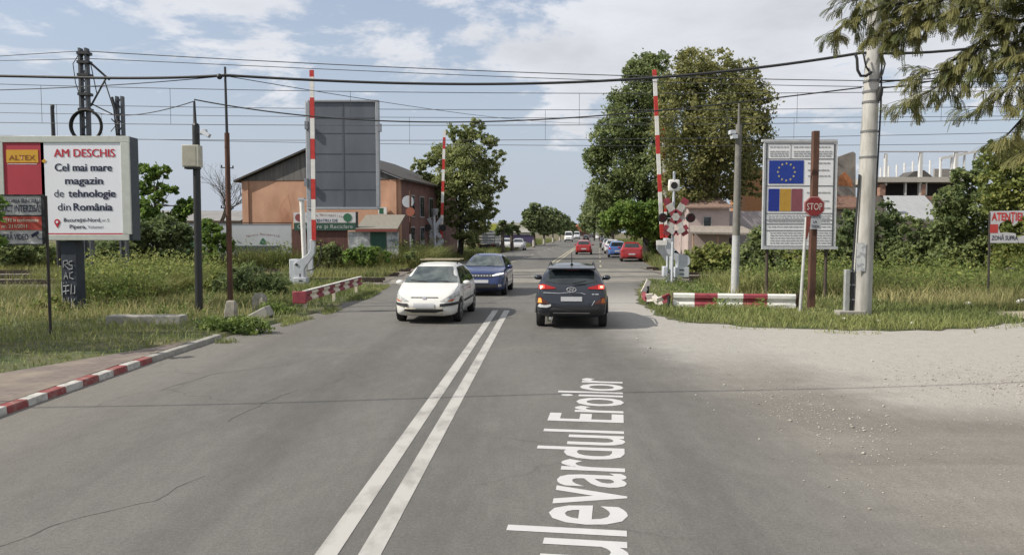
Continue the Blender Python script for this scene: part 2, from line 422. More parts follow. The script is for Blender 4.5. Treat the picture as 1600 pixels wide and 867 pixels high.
# long hairline cracks and a tar seam in the carriageway
ck = MB(); rk = random.Random(12)
def crack(px_pts, w):
    P = [G(x, y) for x, y in px_pts]; out = []
    for a, c in zip(P, P[1:]):
        n_ = max(2, int((c-a).length/.16))
        for i in range(n_): q = a.lerp(c, i/n_); out.append((q.x+rk.gauss(0, .022), q.y+rk.gauss(0, .022)))
    for a, c in zip(out, out[1:]): line_strip(ck, a, c, w*rk.uniform(.5, 1.3), .003)
crack([(-20, 862), (100, 815), (235, 783), (330, 735)], .011); crack([(352, 660), (410, 630), (470, 606)], .016); crack([(250, 610), (330, 585), (470, 566)], .012)
tag(ck.build('road_crack', pm('crack_filler', (.098, .094, .086), .9), smooth=False, fix=False), kind='structure')
# kerb: red and white half-metre stones
kb = MB()
kst = .5
def kerb_pt(y):
    pts = [(-6.66, -12), (-6.66, 11)]+LEFT_EDGE[2:4]
    for a, b in zip(pts, pts[1:]):
        if a[1] <= y <= b[1]: return a[0]+(b[0]-a[0])*(y-a[1])/(b[1]-a[1])
    return pts[-1][0]
k = 0; y = G(33, 634).y-24*.447
y_end = LEFT_EDGE[3][1]+.5
while y < y_end:
    L = .447; kb.cur = (k % 2) if y < G(225, 570).y else 2
    a, b = kerb_pt(y), kerb_pt(min(y+L, LEFT_EDGE[3][1])); r_ = random.uniform(-.006, .006)
    y2 = y+L-.012
    v = [(a-.17, y, -.05), (a+.0, y, -.05), (a-.012, y, .10+r_), (a-.17, y, .105+r_), (b-.17, y2, -.05), (b+.0, y2, -.05), (b-.012, y2, .10+r_), (b-.17, y2, .105+r_)]
    kb.add(v, [(0, 1, 2, 3), (7, 6, 5, 4), (1, 5, 6, 2), (2, 6, 7, 3), (3, 7, 4, 0)])
    y += L; k += 1
m_kr = pm('kerb_red_paint', (.24, .055, .055), .8, scale=7, detail=9, c2=(.27, .19, .16), sharp=(.46, .70))
m_kw = pm('kerb_white_paint', (.50, .49, .455), .8, scale=7, detail=9, c2=(.27, .26, .235), sharp=(.42, .68))
tag(kb.build('kerb', [m_kw, m_kr, m_conc], bevel=.012), kind='structure')
# brick pavement behind the kerb
def paver_mat():
    m = bpy.data.materials.new('red_pavers'); nt, n, l, b, o = nodes_of(m)
    tc = n.new('ShaderNodeTexCoord'); br = n.new('ShaderNodeTexBrick'); br.inputs['Scale'].default_value = 1
    br.inputs['Brick Width'].default_value = .22; br.inputs['Row Height'].default_value = .11; br.inputs['Mortar Size'].default_value = .006
    br.inputs['Color1'].default_value = (.150, .120, .106, 1); br.inputs['Color2'].default_value = (.195, .160, .142, 1); br.inputs['Mortar'].default_value = (.10, .085, .07, 1)
    l.new(tc.outputs['Object'], br.inputs['Vector'])
    nz = n.new('ShaderNodeTexNoise'); nz.inputs['Scale'].default_value = 1.6; nz.inputs['Detail'].default_value = 7; l.new(tc.outputs['Object'], nz.inputs['Vector'])
    mr = n.new('ShaderNodeMapRange'); mr.inputs[1].default_value = .45; mr.inputs[2].default_value = .7; l.new(nz.outputs[0], mr.inputs[0])
    mx = n.new('ShaderNodeMix'); mx.data_type = 'RGBA'; l.new(mr.outputs[0], mx.inputs[0]); l.new(br.outputs[0], mx.inputs[6]); mx.inputs[7].default_value = (.25, .21, .165, 1)
    l.new(mx.outputs[2], b.inputs['Base Color']); b.inputs['Roughness'].default_value = .9; return m
pv = MB(); ye = 16.2
pv.add([(-6.84, -12, .1), (-6.84, ye-3, .1), (-6.74, ye, .1), (-8.35, 12.4, .1), (-8.35, -12, .1)], [(4, 3, 2, 1, 0)])
tag(pv.build('pavement', paver_mat(), smooth=False), kind='structure')
# left verge: a low bank of soil, flush with the pavement, falling to the tracks
vg = MB()
bank = [(-8.35, -12), (-8.35, 12.4), (-6.74, ye)]+[(x-.16, y) for x, y in LEFT_EDGE[3:9]]
vtop = [Vector((x, y, .07 if y < 22 else .03)) for x, y in bank]+[Vector((-9, 33, 0)), Vector((-40, 30, 0)), Vector((-40, -12, .05))]
vg.v = vtop
for t in tessellate_polygon([vtop]): vg.f.append(list(t)); vg.mi.append(0)
for a, b in zip(vtop[2:8], vtop[3:9]):
    vg.quad(a, b, Vector((b.x+.12, b.y, -.01)), Vector((a.x+.12, a.y, -.01)))
m_verge = pm('grassy_soil', (.055, .075, .022), .95, scale=.9, detail=8, c2=(.14, .115, .06), bump=.4, sharp=(.42, .72))
tag(vg.build('left_verge', m_verge, smooth=False), kind='structure')
rv = MB()
rpts = [Vector((x+.0, y, .012)) for x, y in RE]+[Vector((60, 20.2, .012)), Vector((60, 37, .012)), Vector((far_right(37.5)+.4, 37, .012))]
rv.v = rpts
for t in tessellate_polygon([rpts]): rv.f.append(list(t)); rv.mi.append(0)
o = rv.build('right_verge', m_verge, smooth=False)
if o.data.polygons[0].normal.z < 0: o.data.flip_normals()
tag(o, kind='structure')
# side path at the far right
sheet('dirt_path', [(x, y) for x, y in ((G(1535, 489).x, G(1535, 489).y), (G(1600, 487).x, G(1600, 487).y), (G(1760, 484).x, G(1760, 484).y), (G(1760, 496).x, G(1760, 496).y), (G(1610, 500).x, G(1610, 500).y))],
      pm('path_dust', (.30, .26, .20), .95, scale=2, var=.2), .02)
# ------------------------------------------------------------------ railway
TDIR = Vector((1, .10, 0)).normalized(); TN = Vector((-TDIR.y, TDIR.x, 0))
m_rail = pm('rail_steel', (.07, .055, .045), .55, metal=.3, var=.3, scale=3)
m_sleep = pm('sleeper_concrete', (.17, .155, .13), .9, var=.2)
m_ball = pm('ballast_stone', (.10, .085, .07), .95, scale=9, detail=8, c2=(.24, .21, .18), bump=.8)
XR0, XR1 = -5.9, 8.4             # the crossing between these X is paved
for i, yc in enumerate((37.6, 42.4, 47.4)):
    c = Vector((0, yc, 0))
    t = thing('railway_track', ('nearest railway track, its rails leaving the road to the left behind the white gate', 'middle railway track crossing the road behind the near gates', 'farthest railway track, in front of the far gate')[i], 'railway track', (0, yc, 0))
    for side_ in (-.7175, .7175):
        b = MB()
        for x0, x1 in ((-34, XR0-.3), (XR1+.3, 32)):
            p, q = c+TDIR*x0+TN*side_, c+TDIR*x1+TN*side_
            for (w, z0, z1) in ((.07, .10, .145), (.02, .03, .10), (.13, .01, .03)):
                b.bar(p+Vector((0, 0, (z0+z1)/2)), q+Vector((0, 0, (z0+z1)/2)), z1-z0, w, up=(0, 0, 1)) if False else b.box((p+q)/2+Vector((0, 0, (z0+z1)/2)), ((q-p).length, w, z1-z0), rz=math.atan2(TDIR.y, TDIR.x))
        p, q = c+TDIR*(XR0-.3)+TN*side_, c+TDIR*(XR1+.3)+TN*side_
        b.box((p+q)/2+Vector((0, 0, -.012)), ((q-p).length, .07, .055), rz=math.atan2(TDIR.y, TDIR.x))
        b.build('rail', m_rail, t)
    if i == 0:
        for kk in range(30):
            p = c+TDIR*(XR0-1-kk*.62); sb = MB(); sb.box(p+Vector((0, 0, -.05)), (.24, 2.5, .16), rz=math.atan2(TDIR.y, TDIR.x)); sb.build('sleeper', m_sleep, t, bevel=.02)
    cb = MB()
    for off, wd in ((0, 1.25), (-1.2, .7), (1.2, .7)):
        p, q = c+TDIR*(XR0)+TN*off, c+TDIR*(XR1)+TN*off
        cb.box((p+q)/2+Vector((0, 0, -.02)), ((q-p).length, wd, .06), rz=math.atan2(TDIR.y, TDIR.x))
    cb.build('crossing_panel', pm('crossing_concrete', (.25, .235, .205), .85, var=.3, scale=1.2), t)
bb = MB()
for x0, x1 in ((-60, XR0-.2), (XR1+.2, 60)):
    p = [Vector((0, 35.6, .012))+TDIR*x0, Vector((0, 35.6, .012))+TDIR*x1, Vector((0, 50, .012))+TDIR*x1, Vector((0, 50, .012))+TDIR*x0]
    bb.quad(*p)
    for a, d in ((p[0], -1), (p[3], 1)):
        e = TDIR*(x1-x0); bb.quad(a, a+e, a+e+Vector((0, d*.5, -.14)), a+Vector((0, d*.5, -.14)))
tag(bb.build('ballast', m_ball, smooth=False), kind='structure')
# ------------------------------------------------------------------ helpers for things measured on the photograph
def vpx(p, d=0): return Vector((p.x, p.y-d, p.z))
def rect_px(b, x0, y0, x1, y1, Y, front=0.0, depth=.01):
    """upright board facing the road: front face `front` metres before plane Y, `depth` thick"""
    a, c = A(x0, y1, Y), A(x1, y0, Y)
    b.box(((a.x+c.x)/2, Y-front+depth/2, (a.z+c.z)/2), (c.x-a.x, depth, c.z-a.z)); return a, c
def poly_px(b, pts, Y, front=0.0, depth=.05):
    b.prism([vpx(A(x, y, Y), front) for x, y in pts], (0, depth, 0))
def part_rect(name, mat, parent, x0, y0, x1, y1, Y, front, depth=.006, bevel=0):
    b = MB(); rect_px(b, x0, y0, x1, y1, Y, front, depth); return b.build(name, mat, parent, bevel=bevel)
def tpx(body, mat, parent, x, ybase, ycap, Y, front, w_px=None, bold=0, align='C', name='lettering'):
    """one line of lettering: baseline pixel row ybase, capital top row ycap"""
    p = vpx(A(x, ybase, Y), front); h = A(x, ycap, Y).z-p.z
    return text(body, mat, parent, p, w=(w_px*mpp(Y)/CP if w_px else None), h=h, bold=bold, align=align, name=name)
# ------------------------------------------------------------------ buildings
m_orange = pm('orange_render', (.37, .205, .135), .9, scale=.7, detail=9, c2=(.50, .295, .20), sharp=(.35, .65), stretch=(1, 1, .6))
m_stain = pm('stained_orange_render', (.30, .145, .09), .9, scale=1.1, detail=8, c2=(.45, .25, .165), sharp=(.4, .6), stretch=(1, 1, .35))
m_side_shade = pm('shaded_orange_render', (.17, .095, .085), .9, scale=1.2, var=.25, detail=8)  # hall render darkened, painting the shade on its side walls
m_wood = pm('weathered_boards', (.075, .075, .078), .85, scale=2.2, detail=6, c2=(.17, .16, .15), stretch=(2.2, 2.2, .12))
m_roof = pm('dark_roof', (.05, .045, .042), .8, var=.3)
m_glass = pm('window_glass', (.03, .036, .04), .08, var=.3, spec=.7)
m_win = pm('window_frame_paint', (.32, .31, .30), .6)
Yc = 56.0; cr = A(625, 280, Yc)
fd = Vector((-.985, .17, 0)); bd_ = Vector((.17, .985, 0))       # facade runs left and away; side wall runs back
ww = 12.4; dl = 17.0
P0 = Vector((cr.x, cr.y, 0)); P1 = P0+fd*ww; eave = cr.z; apex = A(502, 229, Yc+1.0).z
house = thing('gabled_hall', 'orange rendered hall with grey boarded gable behind the big grey sign back', 'building', P0)
Z = Vector((0, 0, 1))
wb = MB(); wb.add([P0, P1, P1+Z*eave, P0+Z*eave, P0+bd_*.3, P1+bd_*.3, P1+bd_*.3+Z*eave, P0+bd_*.3+Z*eave], [(0, 1, 2, 3), (7, 6, 5, 4), (0, 3, 7, 4), (1, 5, 6, 2), (3, 2, 6, 7)]); 
wb.build('front_wall', m_orange, house)
for t in (0.02, .955):
    pl = MB(); q = P0+fd*(ww*t); pl.prism([q-bd_*.12, q-bd_*.12+fd*.5, q+fd*.5, q], Z*(eave-.02)); pl.build('pilaster', m_orange, house)
st = MB(); q = P0+fd*8.6-bd_*.012; st.prism([q+Z*.5, q+fd*1.0+Z*.5, q+fd*1.2+Z*2.5, q+fd*.7+Z*4.4, q+fd*.1+Z*5.2, q-fd*.25+Z*3.4], bd_*.01)
st.build('damp_stain', m_stain, house)
mid = P0+fd*(ww/2)
gb = MB(); gb.prism([P0+Z*(eave+.005)-bd_*.05, P1+Z*(eave+.005)-bd_*.05, mid+Z*apex-bd_*.05], bd_*.3); gb.build('gable_boards', m_wood, house)
P0b = P0+bd_*.31
sw = MB(); sw.prism([P0b, P0b+fd*.3, P0b+fd*.3+Z*eave, P0b+Z*eave], bd_*dl); sw.build('side_wall', m_side_shade, house); sw = MB(); P1b = P1+bd_*.31; sw.prism([P1b, P1b-fd*.3, P1b-fd*.3+Z*eave, P1b+Z*eave], bd_*dl)
sw.build('side_wall', m_side_shade, house)
rf = MB(); ov = .45
for (e, s_) in ((P0, 1), (P1, -1)):
    sl_ = (mid+Z*apex)-(e+Z*eave); dn = sl_.normalized()
    a = e+Z*(eave+.06)-dn*ov-bd_*.45; b_ = mid+Z*(apex+.06)-bd_*.45
    rf.prism([a, b_, b_+Z*.14, a+Z*.14], bd_*(dl+1))
rf.build('roof', m_roof, house)
for k, s_ in enumerate((2.2, 4.8, 7.4, 10.0)):
    for (z0, z1) in ((1.0, 2.8), (3.5, 5.2)):
        c = P0+bd_*s_-fd*.02; f = MB(); f.prism([c+Z*z0, c+bd_*1.2+Z*z0, c+bd_*1.2+Z*z1, c+Z*z1], -fd*.05); w_ = f.build('window', m_win, house)
        f = MB(); 
        for (u0, u1) in ((.08, .56), (.64, 1.12)): f.prism([c-fd*.055+bd_*u0+Z*(z0+.1), c-fd*.055+bd_*u1+Z*(z0+.1), c-fd*.055+bd_*u1+Z*(z1-.1), c-fd*.055+bd_*u0+Z*(z1-.1)], -fd*.012)
        f.build('pane', m_glass, w_)
# wall-mounted box unit on the facade
ac = part_rect('wall_unit', m_wpaint, house, 591, 324, 604, 335, Yc-.3, 0, .35)
part_rect('fan_grille', pm('green_panel', (.03, .12, .06), .5), ac, 592.5, 325, 599, 334, Yc-.3, .01, .01)
# low grey sheds far left
m_shed = pm('grey_sheet', (.22, .215, .21), .8, var=.15, scale=1)
sh = thing('shed', 'low grey roofed shed far behind the bare tree', 'shed', A(290, 372, 78)*1)
b = MB(); a0, a1 = A(205, 345, 78), A(372, 345, 78); b.box(((a0.x+a1.x)/2, 81, a0.z/2), (a1.x-a0.x, 6, a0.z)); b.build('wall', pm('pale_wall', (.34, .30, .26), .9), sh)
b = MB(); b.prism([Vector((a0.x-.4, 77.5, a0.z)), Vector((a0.x-.4, 81, a0.z+1.1)), Vector((a0.x-.4, 84.5, a0.z))], (a1.x-a0.x+.8, 0, 0)); b.build('roof', m_shed, sh)
# long site fence with banners
Yf = 52.0
fence = thing('site_wall', 'long pale panel wall with printed banners along the far side of the tracks', 'wall', A(330, 420, Yf)*1)
m_ban = pm('pale_blue_banner', (.44, .47, .50), .7, var=.06, scale=.8); m_gtx = pm('green_print', (.03, .13, .07), .6); m_btx = pm('dark_blue_print', (.03, .05, .12), .6)
m_rtx = pm('dull_red_print', (.22, .06, .06), .6)
def panel_to_ground(name, mat, parent, x0, ytop, x1, Y, front=0, depth=.05, ybot=None):
    a, c = A(x0, ytop, Y), A(x1, ytop, Y); z0 = 0 if ybot is None else A(x0, ybot, Y).z
    b = MB(); b.box(((a.x+c.x)/2, Y-front+depth/2, (a.z+z0)/2), (c.x-a.x, depth, a.z-z0)); return b.build(name, mat, parent)
panel_to_ground('panel', m_ban, fence, 190, 349, 301, Yf)
panel_to_ground('panel', m_ban, fence, 301.5, 349, 362, Yf)
bn = panel_to_ground('panel', m_ban, fence, 362.5, 350, 455, Yf)
panel_to_ground('footing', pm('dark_blue_board', (.05, .065, .09), .7, var=.3), fence, 366, 384, 438, Yf, .03, .02)
panel_to_ground('coping', m_roof, fence, 190, 347.5, 455, Yf, .05, .15, ybot=349)
# arched line of print over a small green emblem
for i, ch in enumerate('Natura Recuperată'):
    u = (i-8)/8; p = vpx(A(411+u*24, 367.5+u*u*3, Yf), .012)
    if ch != ' ': text(ch, m_rtx, bn, p, h=.16, align='C', ex=(1, 0, -.18*u), ey=(.18*u, 0, 1))
tb = MB()
for i in range(3):
    an = i*2*math.pi/3+math.pi/2; c = vpx(A(411, 378, Yf), .012); q = Vector((math.cos(an), 0, math.sin(an))); r_ = Vector((-q.z, 0, q.x))
    tb.prism([c+q*.10+r_*.16, c+q*.28, c+q*.10-r_*.16, c+q*.02], (0, .008, 0))
tb.build('emblem', m_gtx, bn)
pg = panel_to_ground('poster', pm('green_poster', (.10, .22, .13), .7, var=.3, scale=2), fence, 283, 378, 304, Yf, .03, .02, ybot=398)
# collection-centre fence: brown boards, a sign over them, green and white panels
Yg = 51.0
m_bb = pm('brown_boards', (.10, .045, .038), .8, var=.3, scale=3, stretch=(3, 1, .3))
fn = thing('board_fence', 'dark red brown board fence under the recycling sign', 'fence', A(505, 420, Yg)*1)
panel_to_ground('boards', m_bb, fn, 456, 358, 543, Yg)
sg = thing('recycling_sign', 'white and green sign board with a round tree emblem above the brown fence', 'sign', A(508, 357, Yg-.1)*1)
part_rect('board', pm('white_sign_face', (.55, .56, .57), .6, var=.06), sg, 459, 332, 556, 348, Yg-.15, 0, .08)
part_rect('lower_board', pm('green_sign_face', (.025, .075, .055), .6, var=.15), sg, 459.5, 348.2, 556, 360, Yg-.15, 0, .08)
part_rect('end_post', m_dark, sg, 556, 331, 559, 361, Yg-.15, .02, .14)
for i, ch in enumerate('Ilfova Metropolitan'):
    u = (i-9)/9; p = vpx(A(508+u*29, 337.5+u*u*3.0, Yg-.15), .012)
    if ch != ' ': text(ch, m_rtx, sg, p, h=.16, align='C', ex=(1, 0, -.16*u), ey=(.16*u, 0, 1))
tpx('CENTRU DE', m_btx, sg, 509, 346.8, 342.3, Yg-.15, .012, 37, bold=.02)
tpx('Colectare și Reciclare', pm('pale_print', (.42, .46, .44), .6), sg, 508, 356.8, 350.8, Yg-.15, .012, 86)
b = MB(); c = A(543, 340, Yg-.15); b.tube([vpx(c, .02), vpx(c, 0)], .28, 16); b.box((c.x, c.y-.01, c.z-.3), (.08, .012, .2)); b.build('tree_emblem', m_gtx, sg)
b = MB(); c = A(467, 340, Yg-.15); b.tube([vpx(c, .02), vpx(c, 0)], .25, 16); b.build('round_emblem', m_rtx, sg)
kiosk = thing('gate_kiosk', 'small kiosk with a slanted grey roof against the orange hall', 'kiosk', A(585, 420, Yg)*1)
panel_to_ground('white_panel', pm('graffiti_panel', (.22, .24, .26), .7, scale=1.6, detail=6, c2=(.50, .52, .54), sharp=(.42, .58)), kiosk, 544, 362, 578, Yg, .02)
panel_to_ground('green_panel', pm('dark_green_sheet', (.02, .075, .055), .6, var=.2), kiosk, 578.3, 362, 604, Yg, .02)
panel_to_ground('notice_panel', pm('notice_panel', (.18, .20, .24), .7, scale=2.5, c2=(.48, .50, .52), sharp=(.4, .55)), kiosk, 604.3, 362, 623, Yg, .02)
a, c = A(557, 360, Yg), A(622, 360, Yg); hz_ = A(557, 346, Yg).z-a.z
b = MB(); b.prism([Vector((a.x, Yg-.3, a.z)), Vector((c.x, Yg-.3, a.z)), Vector((c.x, Yg+3.5, a.z+hz_+.4)), Vector((a.x, Yg+3.5, a.z+hz_+.4))], (0, 0, .12)); b.build('roof', pm('dusty_roof', (.20, .19, .16), .9, var=.2), kiosk)
b = MB(); b.box(((a.x+c.x)/2, Yg-.34, a.z), (c.x-a.x, .07, .16)); b.build('fascia', pm('red_fascia', (.2, .05, .04), .7), kiosk)
# pale villa beside the hall, behind the left tree
Yv = 86
vl = thing('white_house', 'small white house glimpsed behind the left roadside tree', 'house', A(710, 400, Yv)*1)
panel_to_ground('wall', pm('white_render', (.55, .56, .58), .8), vl, 692, 318, 720, Yv, 0, 4)
b = MB(); a, c = A(690, 356, Yv-.5), A(724, 358, Yv-.5); b.box(((a.x+c.x)/2, Yv-.6, a.z), (c.x-a.x, 1.2, .18)); b.build('awning', m_wpaint, vl)
for px in (697, 709): 
    f = part_rect('window', m_win, vl, px, 330, px+8, 345, Yv, .05, .06); part_rect('pane', m_glass, f, px+1, 331, px+7, 344, Yv, .07, .02)
# long roadside store far left
Ys = 128
m_store = pm('cream_store_wall', (.48, .47, .42), .85, var=.08)
stt = thing('roadside_store', 'long cream store with a purple lower band far down the left side', 'building', A(800, 384, Ys)*1)
panel_to_ground('wall', m_store, stt, 762, 348, 834, Ys, 0, 8)
panel_to_ground('purple_band', pm('purple_panel', (.07, .055, .13), .7), stt, 788, 367, 834, Ys, .06, .05)
panel_to_ground('fascia', m_wpaint, stt, 780, 360, 834, Ys, .3, .25, ybot=363)
part_rect('advert_panel', pm('yellow_green_advert', (.35, .38, .06), .6), stt, 766, 350, 776, 362, Ys, .1, .08)
# brick red roof that closes the street
bk = thing('red_house', 'tiny red roofed house where the street disappears', 'house', A(906, 372, 420)*1)
panel_to_ground('wall', pm('far_wall', (.22, .14, .11), .9), bk, 893, 362, 922, 420, 0, 8)
b = MB(); a, c = A(891, 362, 419), A(924, 362, 419); b.prism([Vector((a.x, 418, a.z)), Vector((c.x, 418, a.z)), Vector(((a.x+c.x)/2+1, 418, a.z+4.2)), Vector(((a.x+c.x)/2-1, 418, a.z+4.2))], (0, 10, 0)); b.build('roof', pm('far_red_roof', (.30, .09, .05), .9), bk)
# right: pink house with a porch roof behind the trees
Yp = 58
ph = thing('pink_house', 'pale pink house with a sagging porch roof behind the crossing signal', 'house', A(1130, 420, Yp)*1)
m_pink = pm('pink_render', (.42, .345, .33), .9, var=.15, scale=.8)
panel_to_ground('wall', m_pink, ph, 1076, 326, 1140, Yp, 0, 7); panel_to_ground('annexe_wall', pm('lilac_render', (.34, .31, .33), .9, var=.12), ph, 1140, 330, 1196, Yp+.6, 0, 5)
b = MB(); a, c = A(1078, 362, Yp-1.6), A(1182, 362, Yp-1.6); b.prism([Vector((a.x, Yp-1.7, a.z-.15)), Vector((c.x, Yp-1.7, a.z-.25)), Vector((c.x-.6, Yp+.3, a.z+.35)), Vector((a.x+.4, Yp+.3, a.z+.4))], (0, 0, .14)); b.build('porch_roof', pm('grey_porch_roof', (.28, .25, .22), .9, var=.25), ph)
b = MB(); a, c = A(1070, 318, Yp-.3), A(1146, 326, Yp-.3); b.prism([Vector((a.x, Yp-.4, c.z)), Vector((c.x, Yp-.4, c.z)), Vector((c.x-1, Yp+4, c.z+1.6)), Vector((a.x+1, Yp+4, c.z+1.6))], (0, 0, .12)); b.build('roof', pm('brown_roof', (.22, .15, .12), .9, var=.3), ph)
for px in (1082, 1120): part_rect('porch_post', pm('peach_post', (.36, .24, .17), .8), ph, px, 363, px+3, 412, Yp-1.4, 0, .15)
f = part_rect('window', m_win, ph, 1098, 338, 1112, 356, Yp, .05, .06); part_rect('pane', m_glass, f, 1099.5, 339.5, 1110.5, 354.5, Yp, .06, .02)
part_rect('doorway', m_roof, ph, 1120, 372, 1150, 410, Yp+.58, .05, .06)
# orange roofed building glimpsed left of the project board, and the half ruined brick wall right of it
ob = thing('orange_block', 'orange walled block half hidden by the brown tree, left of the project board', 'building', A(1180, 400, 74)*1)
panel_to_ground('wall', pm('bright_orange_render', (.36, .18, .09), .9, var=.12), ob, 1165, 264, 1196, 74, 0, 5)
panel_to_ground('parapet', m_conc, ob, 1164, 261, 1197, 74, .15, .3, ybot=265)
rw = thing('ruined_house', 'half ruined rendered wall with bare orange brick and a brown tiled roof', 'ruin', A(1325, 400, 60)*1)
b = MB(); poly_px(b, [(1308, 372), (1308, 246), (1333, 237), (1337, 240), (1337, 372)], 60, 0, .5); b.build('gable_wall', pm('stained_grey_render', (.20, .185, .165), .95, var=.3, scale=1.2), rw)
b = MB(); poly_px(b, [(1309, 290), (1311, 276), (1320, 268), (1330, 280), (1333, 292)], 60, .012, .02); b.build('bare_brick', pm('orange_brick', (.34, .14, .06), .9, var=.3, scale=5), rw)
b = MB(); a, c = A(1286, 327, 58), A(1352, 330, 58); b.prism([Vector((a.x, 57.5, a.z)), Vector((c.x, 57.5, a.z)), Vector((c.x, 61, a.z+1.35)), Vector((a.x, 61, a.z+1.35))], (0, 0, .15)); b.build('tiled_roof', pm('brown_tiles', (.15, .085, .06), .9, var=.3, scale=4), rw)
panel_to_ground('lower_wall', m_conc, rw, 1290, 330, 1350, 58.4, 0, .4)
# unfinished white frame building
Yu = 72
m_wh = pm('white_precast', (.55, .55, .54), .7, var=.08)
uf = thing('unfinished_building', 'unfinished building frame with bare white columns above a dark upper floor', 'building', A(1440, 400, Yu)*1)
def colpx(x0, yt, x1, yb, Y=Yu, d=.35, name='column'): return part_rect(name, m_wh, uf, x0, yt, x1, yb, Y, 0, d)
for (x0, yt, x1, yb) in ((1382.5, 240, 1387.5, 290), (1436, 238, 1442.5, 306), (1491.5, 236, 1498, 285)): colpx(x0, yt, x1, yb)
part_rect('roof_beam', pm('thin_grey_beam', (.35, .35, .36), .6), uf, 1374, 236.4, 1512, 238, Yu, .02, .2)
part_rect('floor_slab', pm('pale_slab', (.42, .40, .36), .85, var=.1), uf, 1366, 277, 1512, 285, Yu, .3, 9)
part_rect('upper_floor', pm('interior_shade', (.045, .042, .04), .9, var=.3), uf, 1366, 285.2, 1512, 306, Yu, -2.2, .3)  # dark sheet standing in for the shade inside the open storey
panel_to_ground('lower_floor', pm('rough_block_wall', (.17, .15, .13), .9, var=.25), uf, 1366, 306.2, 1512, Yu, 0, 5)
for (x0, x1) in ((1374, 1383), (1439, 1446)): part_rect('brick_pier', pm('orange_pier_brick', (.25, .15, .11), .9, var=.3, scale=4), uf, x0, 288, x1, 306, Yu, .1, .6)
for x in (1414, 1446): colpx(x, 285.5, x+3, 305, Yu, .3, 'inner_post')
for k, x in enumerate((1376, 1388.5, 1401, 1413, 1426, 1453)): colpx(x, 262-k*2.4, x+1.9, 277, Yu+5, .25, 'starter_post')
for k, (x, yt) in enumerate(((1469, 247), (1486, 244), (1506, 240), (1522, 236))): colpx(x, yt, x+3, 277, Yu+3, .25, 'frame_post')
b = MB(); b.bar(A(1469, 248, Yu+3), A(1530, 236, Yu+3), .25); b.build('frame_beam', m_wh, uf)
b = MB(); poly_px(b, [(1418, 276), (1428, 268), (1444, 266), (1452, 272), (1458, 277)], Yu+1, 0, 2); b.build('rubble', pm('dark_rubble', (.09, .085, .08), .95, var=.4, scale=3), uf)
part_rect('back_wall', pm('grey_block', (.25, .235, .22), .9, var=.15), uf, 1460, 264, 1490, 277, Yu+6, 0, .3)
# grey sheet roofed shed in front of it
gs = thing('sheet_roof_shed', 'grey corrugated roof sloping below the unfinished frame', 'shed', A(1430, 400, 62)*1)
a, c = A(1388, 345, 60), A(1476, 345, 60); t0 = A(1380, 308, 66)
b = MB(); b.prism([Vector((a.x, 60, a.z)), Vector((c.x, 60, a.z)), Vector((c.x+1.6, 66, t0.z)), Vector((t0.x, 66, t0.z))], (0, 0, .12)); b.build('roof', pm('grey_corrugated', (.30, .31, .32), .75, var=.12, scale=2, stretch=(4, .3, 1)), gs)
panel_to_ground('wall', pm('rough_wall', (.24, .20, .17), .95, var=.3, scale=1.5), gs, 1392, 350, 1472, 60.6, 0, .4)
b = MB(); q = [A(1443, 318, 63), A(1457, 317, 63), A(1464, 323, 62.4), A(1451, 324, 62.4)]
b.prism([p+Vector((0, -.4, .5)) for p in q], (0, 0, .06)); b.build('rust_patch', m_rust, gs)
# ------------------------------------------------------------------ billboard on the left
Yb = G(108, 488).y
bbd = thing('billboard', 'large red and white billboard reading AM DESCHIS on a graffitied dark post', 'billboard', (A(108, 480, Yb).x, Yb, 0))
m_bbw = pm('billboard_print', (.80, .82, .90), .55, var=.025, scale=1); m_bbr = pm('billboard_red', (.40, .035, .06), .55, var=.1, scale=1)
m_bbn = pm('navy_print', (.015, .02, .06), .5); m_bbrt = pm('red_print', (.50, .02, .045), .5); m_yel = pm('yellow_plate', (.62, .34, .03), .5, var=.05)
part_rect('cabinet', pm('slate_cabinet', (.06, .075, .09), .55, var=.15), bbd, -8, 213.5, 203, 376, Yb, 0, .5, bevel=.02)
part_rect('print_sheet', m_bbw, bbd, 69, 223, 193, 366, Yb, .03, .02)
part_rect('red_panel', m_bbr, bbd, 6, 223.5, 68.8, 366, Yb, .03, .02)
part_rect('red_border', m_bbr, bbd, 69, 364.3, 193, 367, Yb, .036, .004)
frm = MB()
for r_ in ((-8, 213, 203, 223), (-8, 366.5, 203, 375.5), (-8, 223.2, 5.5, 366.3), (193.5, 223.2, 203, 366.3)): rect_px(frm, *r_, Yb, .06, .055)
frm.build('frame', pm('pale_green_frame', (.50, .53, .50), .55, var=.08), bbd, bevel=.01)
lg = part_rect('logo_plate', m_yel, bbd, 11.5, 234.5, 60.5, 254.5, Yb, .04, .008)
tpx('ALTEX', pm('brown_print', (.23, .07, .02), .5), lg, 36, 250.5, 242.5, Yb, .046, 41, bold=.012)
part_rect('slogan_line', m_bbw, bbd, 13, 256.3, 59, 257.1, Yb, .036, .004)
poly = MB(); poly_px(poly, [(66, 252), (70, 248.5), (74, 252), (70, 255.5)], Yb, .04, .006); poly.build('diamond_mark', m_yel, bbd)
